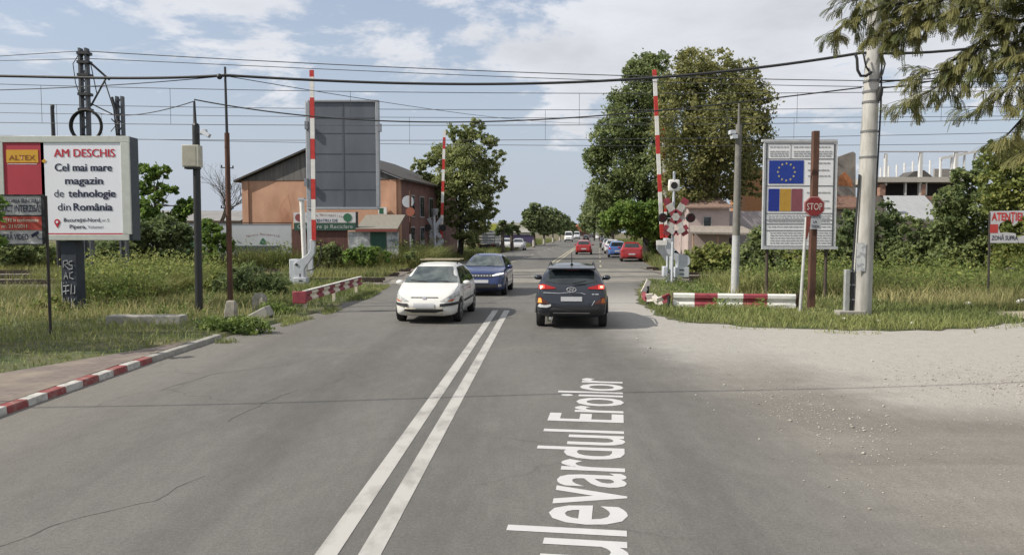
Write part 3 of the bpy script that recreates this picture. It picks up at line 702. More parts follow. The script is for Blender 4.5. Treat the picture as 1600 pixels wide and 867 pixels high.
for (s_, x, yb_, yc, w_, m_, bo, al) in (('AM DESCHIS', 132.5, 245.5, 232.5, 94, m_bbrt, 0, 'C'), ('Cel mai mare', 131, 267.5, 255.3, 88, m_bbn, .009, 'C'), ('magazin', 132, 288, 276, 58, m_bbn, .009, 'C'),
        ('de', 93.5, 308, 295.8, 15, m_bbn, .002, 'C'), ('tehnologie', 144.5, 308, 295.8, 73, m_bbn, .010, 'C'), ('din', 101.5, 329, 317, 20, m_bbn, .004, 'C'), ('România', 146, 329, 317, 60, m_bbn, .010, 'C'),
        ('București-Nord,', 130, 346.5, 340.5, 58, m_bbn, .02, 'C'), ('nr.5', 166, 346.5, 341.5, 11, m_bbn, 0, 'C'), ('Pipera,', 123, 357, 351, 26, m_bbn, .02, 'C'), ('Voluntari', 150.5, 357, 352, 24, m_bbn, 0, 'C')):
    tpx(s_, m_, bbd, x, yb_, yc, Yb, .038, w_, bold=bo)
    if s_[:2] in ('AM', 'Ce', 'ma', 'te', 'Ro'): tpx(s_, m_, bbd, x+1.0, yb_, yc, Yb, .040, w_, bold=0)
pin = MB(); c = A(90.5, 347, Yb); r_ = 4.6*mpp(Yb)
ol = [Vector((c.x+r_*math.cos(t), Yb-.04, c.z+r_*math.sin(t))) for t in [R(-30+k*20) for k in range(13)]]+[Vector((c.x, Yb-.04, c.z-2.0*r_))]
pin.prism(ol, (0, .006, 0)); pin.build('map_pin', m_bbrt, bbd)
pin = MB(); pin.tube([Vector((c.x, Yb-.05, c.z)), Vector((c.x, Yb-.036, c.z))], r_*.42, 12); pin.build('pin_hole', m_bbw, bbd)
a = A(95, 376, Yb+.1); c = A(119, 376, Yb+.1)
b = MB(); b.box(((a.x+c.x)/2, Yb+.3, a.z/2), (c.x-a.x, .45, a.z-.01)); post = b.build('post', pm('dark_blue_post', (.028, .036, .055), .6, var=.25, scale=3), bbd, bevel=.015)
# graffiti strokes on the post
m_gf = pm('pale_graffiti', (.42, .44, .46), .7); gf = MB(); GY = Yb+.06
strokes = [[(99, 418), (99, 408), (105, 407), (106, 412), (100, 413), (107, 420)], [(113, 408), (108, 409), (108, 414), (113, 415), (113, 420), (107, 421)], [(100, 436), (103, 425), (106, 436)], [(101, 432), (105, 432)],
           [(114, 425), (109, 427), (109, 434), (115, 436)], [(99, 442), (100, 442.6)], [(104, 441), (104, 442)], [(99, 447), (108, 446)], [(103, 446), (103, 460)], [(98, 456), (108, 454)], [(112, 444), (111, 459), (117, 458), (117, 446)],
           [(99, 480), (100, 466), (106, 480), (107, 465)], [(112, 466), (112, 482)], [(117, 467), (112, 474), (118, 484)], [(96.5, 440), (97.5, 462)]]
for s_ in strokes: gf.tube([Vector((A(x, y, GY).x, GY, A(x, y, GY).z)) for x, y in s_], .014, 5)
gf.build('graffiti', m_gf, post)
# ------------------------------------------------------------------ littering notice on the left
Yn = G(71, 532).y; m_sp = pm('dark_post', (.03, .026, .024), .7, var=.3)
ns = thing('littering_sign', 'white and red sign on a thin dark post warning STRICT INTERZISĂ', 'sign', (A(70, 500, Yn).x, Yn, 0))
a = A(70, 306, Yn); b = MB(); b.tube([(a.x, Yn+.03, 0), (a.x, Yn+.03, a.z)], .032, 10); b.build('post', m_sp, ns)
x0n = -62
part_rect('board', pm('grey_white_board', (.46, .47, .48), .6, var=.08), ns, x0n, 305, 69, 382, Yn, 0, .02)
part_rect('red_strip', pm('notice_red', (.42, .06, .045), .6, var=.1), ns, x0n, 338, 67, 359.5, Yn, .012, .01)
fr = MB()
for r_ in ((x0n, 304, 69, 306.5), (x0n, 381, 69, 383), (67, 306.6, 69, 380.9), (x0n, 336, 67, 337.8)): rect_px(fr, *r_, Yn, .016, .03)
fr.build('frame', m_dark, ns)
for (s_, yb_, yc, w_, m_) in (('DEPOZITAREA GUNOIULUI', 317, 310.5, 69, m_bbn), ('STRICT INTERZISĂ!', 331, 320, 69, m_bbn), ('SE PEDEPSEȘTE în conformitate', 346.5, 341, 84, m_cream), ('cu legea nr. 211/2011', 356, 350.5, 68, m_cream)):
    p = vpx(A(64 if w_ != 84 else 61, yb_, Yn), .016)
    if '211' in s_: p = vpx(A(43, yb_, Yn), .016)
    text(s_, m_, ns, p, w=w_*mpp(Yn), h=A(64, yc, Yn).z-p.z, bold=.02, align='R')
p = vpx(A(45, 374.5, Yn), .016); text('CAMERĂ VIDEO', m_bbn, ns, p, w=54*mpp(Yn), h=A(45, 365.3, Yn).z-p.z, bold=.02, align='R')
cmk = MB(); poly_px(cmk, [(49, 367), (60, 360.5), (62, 364.5), (51, 371)], Yn, .02, .006); poly_px(cmk, [(57, 367.5), (58.3, 367.2), (61, 372.5), (69, 372.5), (69, 373.5), (60.3, 373.5)], Yn, .02, .006)
cmk.build('camera_symbol', m_bbn, ns)
# ------------------------------------------------------------------ poles on the left
def pole(b, x0, y0, x1, y1, Y, r0, r1, n=12, to_ground=True):
    p, q = A(x0, y0, Y), A(x1, y1, Y)
    if to_ground: p.z = -.05
    b.tube([p, q], [r0, r1], n); return p, q
Y1 = G(311, 493).y
bp = thing('camera_pole', 'slim black pole carrying a grey cabinet and a camera arm', 'pole', (A(311, 480, Y1).x, Y1, 0))
b = MB(); p, q = A(311, 480, Y1), A(306, 196, Y1); p.z = -.05; b.tube([p, q], [.105, .10], 12); b.tube([q, A(304.5, 192, Y1), A(303.5, 159, Y1)], [.095, .05, .03], 10); b.build('shaft', pm('black_pole_paint', (.018, .02, .022), .45, var=.2), bp)
cbx = MB(); rect_px(cbx, 290, 228, 315.5, 262, Y1, .25, .3); cb_ = cbx.build('cabinet', pm('putty_cabinet', (.44, .43, .36), .6, var=.06), bp, bevel=.015)
part_rect('door_edge', pm('putty_shade', (.36, .35, .29), .6), cb_, 292, 230, 311, 260, Y1, .258, .008)
b = MB(); rect_px(b, 293, 262.3, 314, 265, Y1, .22, .24); b.build('bracket', m_dark, bp)
cm = MB(); cm.tube([A(308, 209, Y1), A(319, 210, Y1)], .02, 8); ca = cm.build('camera_arm', m_galv, bp)
cm = MB(); cm.bar(A(317, 206, Y1)+Vector((0, -.1, 0)), A(331, 214, Y1)+Vector((0, -.15, 0)), .11, .11); cm.box(A(322, 207, Y1)+Vector((0, -.1, 0)), (.12, .12, .14)); cm.build('security_camera', m_lgrey, ca, bevel=.01)
Y2 = G(361, 484).y
rp = thing('rusty_pole', 'tall rusty red pole carrying the thick overhead cable on the left', 'pole', (A(361, 470, Y2).x, Y2, 0))
b = MB(); p, q = A(360, 470, Y2), A(354.5, 208, Y2); p.z = -.05; b.tube([p, q], [.085, .075], 12); b.build('shaft', m_rust, rp)
b = MB(); b.tube([A(354.5, 208, Y2), A(351.5, 105, Y2)], [.045, .035], 8); b.build('mast', m_dark, rp)
for yy in (262, 325):
    b = MB(); b.bar(A(345, yy, Y2), A(365, yy+1, Y2), .03); b.tube([A(346, yy, Y2), A(346, yy-4, Y2)], .02, 6); b.tube([A(364, yy, Y2), A(364, yy-3, Y2)], .02, 6); b.build('bracket', m_dark, rp)
b = MB(); b.tube([A(340, 119, Y2), A(368, 119, Y2)], .035, 8); b.ball(A(343, 120, Y2), .09, nu=8, nv=5); b.build('cable_clamp', m_dark, rp)
# concrete stumps and slab
def stump(px, py, wpx, hpx, name_lab, tilt=0):
    p = G(px, py); m_ = mpp(p.y); w_, h_ = wpx*m_, hpx*m_
    b = MB(); rr = random.Random(px)
    prof = [(1, 0), (1, .45), (.95, .8), (.62, 1)]
    vs = []
    for (s_, t_) in prof:
        for (i, j) in ((-1, -1), (1, -1), (1, 1), (-1, 1)): vs.append(Vector((p.x+i*w_/2*s_+rr.uniform(-.02, .02)+tilt*t_*h_, p.y+j*w_*.45*s_+rr.uniform(-.02, .02), t_*h_+(rr.uniform(-.03, .03) if t_ else -.05))))
    fs = [(3, 2, 1, 0)]+[(k*4+i, k*4+(i+1) % 4, k*4+4+(i+1) % 4, k*4+4+i) for k in range(3) for i in range(4)]+[(12, 13, 14, 15)]
    b.add(vs, fs); o = b.build('concrete_stump', pm('mossy_concrete', (.16, .15, .12), .95, scale=6, detail=8, c2=(.36, .34, .30), bump=.6), None, loc=(p.x, p.y, 0), bevel=.02)
    return tag(o, name_lab, 'stump', 'concrete stumps beside the kerb')
stump(361, 503, 17, 34, 'broken concrete stump in front of the rusty pole, nearest the kerb', .04)
stump(406, 490, 19, 32, 'square concrete stump between the rusty pole and the striped guardrail')
p = G(408, 499); b = MB(); b.box((p.x, p.y, .12), (.55, .5, .3), M=Matrix.Rotation(R(-28), 3, 'Y')); o = b.build('concrete_chunk', m_conc, None, loc=(p.x, p.y, 0), bevel=.03); tag(o, 'fallen grey concrete chunk leaning at the foot of the square stump', 'concrete chunk')
p, q = G(172, 508), G(291, 507); b = MB(); b.box(((p.x+q.x)/2, p.y, .11), (q.x-p.x, .45, .30)); o = b.build('concrete_beam', m_conc, None, loc=((p.x+q.x)/2, p.y, 0), bevel=.02); tag(o, 'long low concrete beam lying in the grass on the left', 'concrete beam')
# ------------------------------------------------------------------ catenary masts behind the billboard
Y3 = 34.6
def lattice(name, lab, x0, y0, x1, y1, Y, w, coil=False):
    p, q = A(x0, y0, Y), A(x1, y1, Y); p.z = -.05
    t = thing(name, lab, 'mast', (p.x, Y, 0)); b = MB(); e = Vector((w/2, 0, 0)); f = Vector((0, w/2, 0))
    for s_ in (-1, 1): b.bar(p+e*s_, q+e*s_, .09, w)
    n = 26
    for i in range(n):
        a, c = p.lerp(q, i/n), p.lerp(q, (i+1)/n); sg_ = 1 if i % 2 else -1
        b.bar(a-e*sg_, c+e*sg_, .05, .04)
    b.box(p+Vector((0, 0, .2)), (w+.3, w+.3, .5)); b.build('shaft', pm('mast_steel', (.075, .085, .10), .6, var=.25), t); return t, p, q
ma, p, q = lattice('catenary_mast', 'tall steel railway mast with a black cable coil rising behind the billboard', 140, 440, 130.5, 76, Y3, .28)
b = MB()
for an in range(5):
    c = A(134.5, 197, Y3-.25); rr_ = .66+.03*(an % 3)
    b.tube([c+Vector((rr_*math.cos(t), -.04*(an-2), rr_*math.sin(t))) for t in [R(12*k) for k in range(31)]], .03, 6, cap=False)
b.build('cable_coil', m_black, ma)
b = MB()
for (x0, y0, x1, y1, r_) in ((134, 92, 171, 125, .05), (166, 122, 142, 166, .04), (141, 97, 152, 150, .02), (142, 162, 178, 180, .03), (164, 128, 182, 184, .025)): b.tube([A(x0, y0, Y3), A(x1, y1, Y3)], r_, 6)
b.build('bracket', m_dark, ma)
for yy in (84, 98, 118, 148, 172): b = MB(); c = A(131.5+(yy-76)*.026, yy, Y3); b.box(c, (.5, .4, .12)); b.build('collar', m_dark, ma)
for dx in (-8, 8): b = MB(); b.tube([A(131+dx, 82, Y3), A(131+dx, 88, Y3)], .06, 8); b.build('insulator', m_dark, ma)
b = MB(); b.tube([A(124, 84, Y3), A(114, 100, Y3), A(118, 130, Y3), A(127, 156, Y3)], .018, 6); b.build('jumper_cable', m_wire, ma)
mb_, p, q = lattice('catenary_mast', 'shorter steel railway mast just right of the coil-carrying mast', 196, 440, 187, 151, 38.5, .26)
b = MB()
for (x0, y0, x1, y1, r_) in ((175, 152, 184, 184, .06), (176, 155, 182, 212, .03), (174, 186, 184, 196, .03), (173, 206, 186, 190, .02)): b.tube([A(x0, y0, 38.3), A(x1, y1, 38.3)], r_, 6)
b.build('bracket', m_dark, mb_)
p = A(89, 300, 47); q = A(81.5, 167, 47); p.z = 0; b = MB(); b.tube([p, q], [.14, .11], 8); b.tube([q, q+Vector((.1, 0, .12))], [.15, .05], 8); tag(b.build('signal_mast', m_dark, None, loc=(p.x, 47, 0)), 'thin dark leaning mast top left of the coil, above the billboard', 'mast')
# ------------------------------------------------------------------ grey back of a large board in the middle
Yk = 40.0
bk_ = thing('billboard', 'large grey sheet metal back of a portrait billboard beside the raised barrier', 'billboard', (A(487, 440, Yk).x, Yk, 0))
m_sheet = pm('grey_sheet_back', (.085, .10, .125), .6, scale=.7, detail=8, c2=(.125, .142, .168), sharp=(.35, .7), stretch=(1, 1, .5))
part_rect('sheet', m_sheet, bk_, 484, 160, 589, 324, Yk, 0, .06)
fm = MB()
for r_ in ((481, 156.5, 592, 160), (481, 324, 592, 327.5), (480.5, 160.2, 484, 323.8), (588.5, 160.2, 592, 323.8)): rect_px(fm, *r_, Yk, .08, .3)
fm.build('frame', pm('light_frame', (.28, .30, .33), .55, var=.1), bk_, bevel=.02)
rb = MB()
for y_ in (184, 208, 240, 268, 296): rect_px(rb, 484.2, y_, 588.3, y_+.7, Yk, .016, .016)
for x_ in (536,): rect_px(rb, x_, 160.3, x_+.5, 323.7, Yk, .014, .014)
rb.build('seam', pm('seam_steel', (.078, .09, .11), .6), bk_)
b = MB(); p = A(483.5, 330, Yk+.2); b.box((p.x, Yk+.25, A(483, 157, Yk).z/2), (.24, .24, A(483, 157, Yk).z)); b.build('post', m_lgrey, bk_)
for (x, y) in ((479, 196), (593.5, 200), (478.5, 285)):
    b = MB(); b.box(A(x, y, Yk-.15), (.16, .2, .4)); b.build('hinge_box', m_grey, bk_)
# ------------------------------------------------------------------ level-crossing gates
m_gate = pm('gate_grey_paint', (.47, .50, .54), .5, var=.1, scale=4)
def striped(name, parent, p, q, w, d, cuts, mats):
    """bar from p (bottom) to q (top), colours change at photo rows given as fractions"""
    b = MB()
    for (t0, t1, mi) in cuts:
        b.cur = mi; b.bar(p.lerp(q, t0), p.lerp(q, t1), w, d)
    return b.build(name, mats, parent)
def cuts_from(rows, y0, y1, first):
    out = []; c = first
    for a, b in zip(rows, rows[1:]): out.append(((y0-a)/(y0-y1), (y0-b)/(y0-y1), c)); c = 1-c
    return out
YL = G(465, 450).y
gl = thing('crossing_gate', 'near left white crossing gate, red and white arm raised before the grey board', 'crossing gate', (A(465, 450, YL).x, YL, 0))
striped('arm', gl, A(490.5, 375, YL-.35), A(487, 110, YL-.35), .17, .09, cuts_from([375, 343, 311, 279, 248, 216, 184, 152, 120, 109.5], 375, 109.5, 0), [m_rpaint, m_wpaint])
b = MB(); poly_px(b, [(461, 413), (464, 409), (473, 404), (483, 397), (487, 391), (488, 382), (486, 375), (494, 374), (495, 383), (494, 396), (488, 406), (481, 415), (478, 420), (478, 434), (463, 434)], YL, .3, .16); b.build('arm_casting', m_gate, gl, bevel=.02)
part_rect('machine_box', m_gate, gl, 453.5, 405, 466, 441, YL, .12, .5, bevel=.03)
part_rect('pedestal', m_gate, gl, 462, 433, 482, 450, YL, .4, .55, bevel=.02)
for yy in (436.8, 445): part_rect('slot', m_dark, gl, 471, yy, 476.5, yy+1.8, YL, .41, .015)
part_rect('slot', m_dark, gl, 471, 427, 472.5, 432, YL, .31, .02)
b = MB(); c = A(466.5, 413, YL); b.tube([vpx(c, .33), vpx(c, .28)], .055, 10); b.build('pivot_bolt', m_dark, gl)
b = MB(); b.tube([A(500, 378, YL), A(502, 395, YL), A(498, 412, YL), A(489, 421, YL), A(480, 423, YL)], .025, 6); b.build('cable', m_black, gl)
wp = thing('signal_post', 'white round post standing just behind the near left gate machine', 'post', (A(475, 440, YL+.8).x, YL+.8, 0))
b = MB(); p, q = A(477, 400, YL+.8), A(471.5, 312, YL+.8); p.z = -.05; b.tube([p, q], .105, 12); b.build('shaft', m_wpaint, wp)
b = MB(); b.box(A(471.5, 311, YL+.8), (.26, .26, .08)); b.bar(A(466, 312, YL+.7), A(482, 313, YL+.7), .05); b.build('cap', m_lgrey, wp)
# right gate with signal
YR = G(1050, 441).y
gr_ = thing('crossing_gate', 'near right grey crossing gate with bent counterweight casting and raised striped arm', 'crossing gate', (A(1048, 440, YR).x, YR, 0))
striped('arm', gr_, A(1034.5, 372, YR), A(1022.5, 109.5, YR), .17, .09, cuts_from([372, 350, 299.5, 272, 240, 210.6, 181, 150, 119, 109.5], 372, 109.5, 1)[:0]+cuts_from([372, 369, 350, 299.5, 272, 240, 210.6, 181, 150, 119, 109.5], 372, 109.5, 1)[:0]+
        [((372-a)/262.5, (372-b_)/262.5, c) for a, b_, c in ((372, 350, 0), (350, 299.5, 1), (299.5, 272, 0), (272, 240, 1), (240, 210.6, 0), (210.6, 181, 1), (181, 150, 0), (150, 119, 1), (119, 109.5, 0))], [m_rpaint, m_wpaint])
b = MB(); poly_px(b, [(1037, 373), (1048, 373), (1049, 385), (1060, 396), (1073, 399), (1077, 405), (1076, 412), (1069, 418), (1068, 432), (1056, 432), (1056, 409), (1048, 402), (1040, 392)], YR, .3, .16); b.build('arm_casting', m_gate, gr_, bevel=.02)
b = MB(); poly_px(b, [(1027, 382), (1039, 380), (1041, 392), (1047, 402), (1044, 412), (1034, 398), (1027, 390)], YR, -.1, .14); b.build('counter_casting', pm('dark_gate_grey', (.25, .27, .29), .6, var=.1), gr_, bevel=.02)
part_rect('machine_box', m_gate, gr_, 1052, 417, 1074.5, 433, YR, .35, .5, bevel=.03)
part_rect('side_box', m_gate, gr_, 1035, 416, 1042, 432, YR, .2, .4, bevel=.03)
part_rect('head_plate', m_wpaint, gr_, 1023.5, 375.5, 1040, 383, YR, .36, .06, bevel=.01)
for xx in (1043, 1048.5, 1057): 
    b = MB(); p, q = A(xx-1, 430, YR), A(xx, 400, YR); p.z = -.05; b.tube([p, q], .075 if xx == 1048.5 else .05, 10); b.build('leg', m_gate, gr_)
for yy in (420.5, 427): part_rect('slot', m_dark, gr_, 1059, yy, 1066, yy+1.6, YR, .36, .015)
YS = YR-.45
sgn = thing('crossing_signal', 'level crossing signal with red and white crossbucks, two dark lamps and a white lamp', 'signal', (A(1053, 440, YS).x, YS, 0))
b = MB(); p, q = A(1050, 430, YS), A(1053.5, 268, YS); p.z = -.05; b.tube([p, q], .06, 10); b.build('post', m_lgrey, sgn)
m_dirtyw = pm('weathered_white', (.52, .51, .49), .7, scale=5, detail=8, c2=(.36, .34, .31), sharp=(.45, .7))
def cross(b, cx, cy, hw, hh, t, Y, front, cut=None):
    """one St Andrew's cross from four striped arms"""
    c = A(cx, cy, Y); m_ = mpp(Y)
    for sx in (-1, 1):
        for sz in (-1, 1):
            e = Vector((c.x+sx*hw*m_, Y-front, c.z+sz*hh*m_)); a = Vector((c.x, Y-front, c.z))
            for k, (t0, t1) in enumerate(((.12, .34), (.34, .70), (.70, 1.0))):
                b.cur = 1 if k == 1 else 0
                b.bar(a.lerp(e, t0), a.lerp(e, t1), t, .03)
    b.cur = 1; b.prism([Vector((c.x+math.cos(R(60*k))*t*.62, Y-front-.022, c.z+math.sin(R(60*k))*t*.62)) for k in range(6)], (0, .05, 0))
b = MB(); cross(b, 1055, 339, 16, 28, .32, YS, .12); b.build('crossbuck', [m_rfade, m_dirtyw], sgn)
b = MB(); 
for sx in (-1, 1):
    for k, (t0, t1) in enumerate(((0, .15), (.15, .7), (.7, 1))):
        b.cur = (0, 1, 0)[k]; a0 = vpx(A(1055, 365, YS), .16); e0 = vpx(A(1055+sx*18, 354, YS), .16); b.bar(a0.lerp(e0, t0), a0.lerp(e0, t1), .24, .03)
b.build('lower_crossbuck', [m_rfade, m_dirtyw], sgn)
for xx in (1034.5, 1078):
    b = MB(); c = A(xx, 340.5, YS); b.tube([vpx(c, .18), vpx(c, .10), vpx(c, -.05)], [.22, .22, .12], 18); lm = b.build('signal_lamp', m_black, sgn)
    b = MB(); b.tube([vpx(c, .187), vpx(c, .17)], .15, 16); b.build('lens', pm('dark_red_lens', (.035, .006, .008), .2), lm)
    b = MB(); b.tube([vpx(c+Vector((math.cos(R(t))*.17, 0, math.sin(R(t))*.17)), .18) for t in range(0, 181, 20)], .02, 6); b.build('hood', m_black, lm)
b = MB(); b.bar(A(1034.5, 341, YS+.02), A(1078, 341, YS+.02), .05); b.build('lamp_bracket', m_lgrey, sgn)
b = MB(); c = A(1053, 290, YS); b.box(c, (.54, .14, .56)); wl = b.build('white_lamp_board', m_wpaint, sgn, bevel=.1)
b = MB(); b.tube([vpx(c, .11), vpx(c, .07)], .16, 16); b.build('lens', m_black, wl)
# far gates
YFL = 63.0
gf_ = thing('crossing_gate', 'far left grey crossing gate beyond the tracks, its striped arm raised before the leafy tree', 'crossing gate', (A(680, 404, YFL).x, YFL, 0))
rows = [370, 345, 322, 300, 282, 267, 250, 233, 217, 204]
b = MB()
for k, (a_, b_) in enumerate(zip([372, 354, 336, 317, 300, 283, 265, 249, 233, 215], [354, 336, 317, 300, 283, 265, 249, 233, 215, 204])):
    b.cur = k % 2; f_ = lambda y: A(689.8+(372-y)*.028, y, YFL); b.bar(f_(a_), f_(b_), .22, .1)
b.build('arm', [m_rpaint, m_wpaint], gf_)
b = MB(); poly_px(b, [(676, 386), (683, 380), (688, 372), (692, 372), (694, 378), (688, 388), (684, 394), (684, 408), (676, 408)], YFL, .2, .2); b.build('arm_casting', m_gate, gf_)
part_rect('machine_box', m_gate, gf_, 669.5, 386, 677, 409, YFL, .1, .6, bevel=.03)
sf = thing('crossing_signal', 'grey backs of the far left crossbucks and signal lamps beyond the tracks', 'signal', (A(680, 404, YFL-.6).x, YFL-.6, 0))
b = MB(); p, q = A(680.5, 390, YFL-.6), A(678, 336, YFL-.6); p.z = 0; b.tube([p, q], .11, 8); b.build('post', m_lgrey, sf)
b = MB(); b.tube([A(679.5, 336, YFL-.6), A(679.5, 329, YFL-.6), A(679.5, 326, YFL-.6)], [.22, .30, .28], 12); b.build('lamp_head', pm('zinc', (.24, .25, .27), .5), sf)
b = MB(); 
for (x0, y0, x1, y1) in ((669, 341, 683, 362), (690, 341, 675, 362), (672, 371, 681, 362), (689, 371, 680, 362)): b.bar(vpx(A(x0, y0, YFL-.6), -.15 if x0 > 675 else -.2), vpx(A(x1, y1, YFL-.6), -.15 if x0 > 675 else -.2), .3, .03)
b.build('crossbuck', m_lgrey, sf)
b = MB()
for xx in (668, 692): b.tube([A(xx, 356, YFL-.75), A(xx, 356, YFL-.5)], .28, 12)
b.build('signal_lamp', m_black, sf)
YFR = 60.0
gq = thing('crossing_gate', 'far right raised barrier arm showing just behind the near right one', 'crossing gate', (A(1044, 420, YFR).x, YFR, 0))
b = MB(); rws = [372, 352, 331, 310, 290, 270, 248, 232, 214, 199]
for k, (a_, b_) in enumerate(zip(rws, rws[1:])):
    b.cur = k % 2; f_ = lambda y: A(1041-(372-y)*.03, y, YFR); b.bar(f_(a_), f_(b_), .2, .1)
b.build('arm', [m_rpaint, m_wpaint], gq)
b = MB(); p = A(1041, 372, YFR); b.box((p.x, YFR, p.z/2), (.4, .5, p.z)); b.build('machine_box', m_gate, gq, bevel=.03)
# round signs on the striped post beyond the tracks
Yd = 54.0
rd = thing('road_sign', 'back of a round sign on a striped post before the orange hall corner', 'sign', (A(641, 400, Yd).x, Yd, 0))
b = MB()
for k, (a_, b_) in enumerate(((405, 396), (396, 366), (366, 340), (340, 298))):
    b.cur = (1, 1, 0, 0)[k]; b.tube([A(641, a_, Yd), A(641, b_, Yd)], .07, 8)
b.cur = 0; p = A(641, 405, Yd); b.tube([(p.x, p.y, 0), p], .07, 8); b.build('post', [m_rust, m_wpaint], rd)
b = MB(); c = A(637.5, 315, Yd+.12); b.tube([c, c+Vector((0, .03, 0))], .42, 20); b.build('round_plate', m_lgrey, rd)
b = MB(); c = A(641, 331, Yd-.1); b.tube([c, c+Vector((0, .03, 0))], .31, 18); b.build('orange_plate', pm('orange_plate', (.30, .10, .06), .6), rd)
# ------------------------------------------------------------------ guardrails
def wbeam(b, pts, z0, z1, thick=.07, seg_mats=None, up=Z):
    """corrugated beam along pts, coloured by segment"""
    prof = [(0, 0), (.06, .10), (.06, .30), (0, .42), (0, .58), (.06, .70), (.06, .90), (0, 1)]
    for i in range(len(pts)-1):
        b.cur = seg_mats[i]; a, c = Vector(pts[i]), Vector(pts[i+1]); t = (c-a); t.z = 0; t.normalize(); nrm = Vector((t.y, -t.x, 0))
        za = z0[i] if isinstance(z0, list) else z0; zb = z0[i+1] if isinstance(z0, list) else z0; h = z1-z0 if not isinstance(z0, list) else z1
        f = [[p+nrm*u+Z*(zz+v*h) for u, v in prof] for p, zz in ((a, za), (c, zb))]
        r_ = [[p+nrm*(u-.012)+Z*(zz+v*h) for u, v in prof] for p, zz in ((a, za), (c, zb))]
        for k in range(len(prof)-1):
            b.quad(f[0][k], f[1][k], f[1][k+1], f[0][k+1]); b.quad(r_[0][k+1], r_[1][k+1], r_[1][k], r_[0][k])
        for q in (0, 1):
            for k in range(len(prof)-1): b.quad(f[q][k], f[q][k+1], r_[q][k+1], r_[q][k])
        b.quad(f[0][0], r_[0][0], r_[1][0], f[1][0]); b.quad(f[0][-1], r_[0][-1], r_[1][-1], f[1][-1])
YA = G(477, 489).y; ga, gbp = G(477, 489), G(561, 459.5)
grl = thing('guardrail', 'striped guardrail with a square red end beside the left lane', 'guardrail', (ga.x, ga.y, 0))
b = MB(); n = 11; d_ = gbp-ga; pts = [ga-d_*.02+d_*1.06*(i/n) for i in range(n+1)]
wbeam(b, pts, .33, .64, seg_mats=[i % 2 for i in range(n)]); b.build('beam', [m_rfade, m_cream], grl)
b = MB(); t_ = d_.normalized(); nr = Vector((t_.y, -t_.x, 0)); 
for i in range(n): b.cur = 0; b.bar(pts[i]+Z*.66+nr*.01, pts[i+1]+Z*.66+nr*.01, .11, .03, up=(0, 0, 1))
b.build('cap_rail', [pm('chalky_white', (.62, .60, .56), .7)], grl)
b = MB(); c = pts[0]-t_*.05+Z*.48; b.box(c+Vector((-.1, 0, 0)), (.40, .10, .36)); b.build('end_plate', m_rfade, grl, bevel=.02)
for f_ in (.02, .5, .97):
    p = ga+d_*f_-nr*.06; b = MB(); b.box((p.x, p.y, .27), (.1, .1, .66)); b.build('post', m_cream, grl)
YG = G(1150, 483).y
grr = thing('guardrail', 'straight white and red guardrail standing in the grass on the right', 'guardrail', (A(1150, 480, YG).x, YG, 0))
b = MB(); xs = [1052, 1085, 1121, 1161, 1199, 1243]; gp = [Vector((A(x, 470, YG+.5*(1-i/5)).x, YG+.5*(1-i/5), 0)) for i, x in enumerate(xs)]
zt = A(1052, 457.5, YG+.5).z; zb_ = A(1243, 484, YG).z
wbeam(b, gp, zb_, zt, seg_mats=[1, 0, 1, 0, 1]); b.build('beam', [m_rfade, pm('rail_white', (.66, .66, .63), .55, var=.1, scale=5)], grr)
for f_ in (0, .5, 1):
    p = gp[0].lerp(gp[-1], f_)+Vector((.06, .1, 0)); b = MB(); b.box((p.x, p.y, zt/2), (.12, .1, zt-.02)); b.build('post', pm('brown_post', (.07, .04, .03), .8, var=.3), grr)
brk = thing('broken_guardrail', 'crumpled red and white guardrail end bent down at the road corner', 'guardrail', (A(1025, 470, YG+.8).x, YG+.8, 0))
b = MB(); rr = [(1014, 438), (1009, 449), (1004, 458), (1010, 463), (1021, 462), (1028, 469), (1036, 466), (1047, 461)]
bp_ = [vpx(A(x, y, YG+1.2-.12*i), 0) for i, (x, y) in enumerate(rr)]
for i in range(len(rr)-1):
    b.cur = (1, 1, 0, 1, 1, 1, 0)[i]; b.bar(bp_[i], bp_[i+1], .16, .05, up=(0, 1, .3)); b.bar(bp_[i]+Vector((.02, .03, -.13)), bp_[i+1]+Vector((0, .03, -.13)), .10, .04, up=(0, 1, -.3))
b.build('beam', [m_rfade, pm('dirty_white', (.50, .47, .43), .8, var=.2)], brk)
b = MB(); p = A(1012, 447, YG+1.1); b.tube([(p.x, p.y, 0), p], .05, 8); p = A(1045, 462, YG+.4); b.tube([(p.x, p.y, 0), p], .05, 8); b.build('post', m_dark, brk)
# ------------------------------------------------------------------ right-hand poles and signs
Y4 = G(1148, 462).y
cp = thing('lamp_pole', 'grey concrete pole with a white painted foot, before the brown tree', 'pole', (A(1148, 450, Y4).x, Y4, 0))
b = MB(); p, q = A(1148, 455, Y4), A(1154.5, 195, Y4); p.z = -.05; w1 = p.lerp(q, .36)
b.cur = 1; b.tube([p, w1], [.155, .145], 12); b.cur = 0; b.tube([w1, q], [.146, .11], 12); b.tube([q, A(1155, 162, Y4)], [.05, .035], 8); b.build('shaft', [pm('grey_pole_concrete', (.17, .165, .15), .9, var=.2), pm('whitewash', (.42, .43, .44), .8, var=.15)], cp)
for (x, y) in ((1144, 207), (1147, 214)):
    b = MB(); b.box(A(x, y, Y4-.15), (.2, .3, .14)); b.bar(A(x, y, Y4-.1), A(1153, y, Y4), .04); b.build('flood_lamp', m_lgrey, cp)
Ye = G(1238, 467).y
eu = thing('project_board', 'tall white project board with blue star flag and blue yellow red tricolour', 'notice board', (A(1247, 465, Ye).x, Ye, 0))
m_board = pm('board_white', (.78, .79, .81), .6, var=.05, scale=1)
part_rect('board', m_board, eu, 1191, 219, 1308, 389, Ye, 0, .06)
fm = MB()
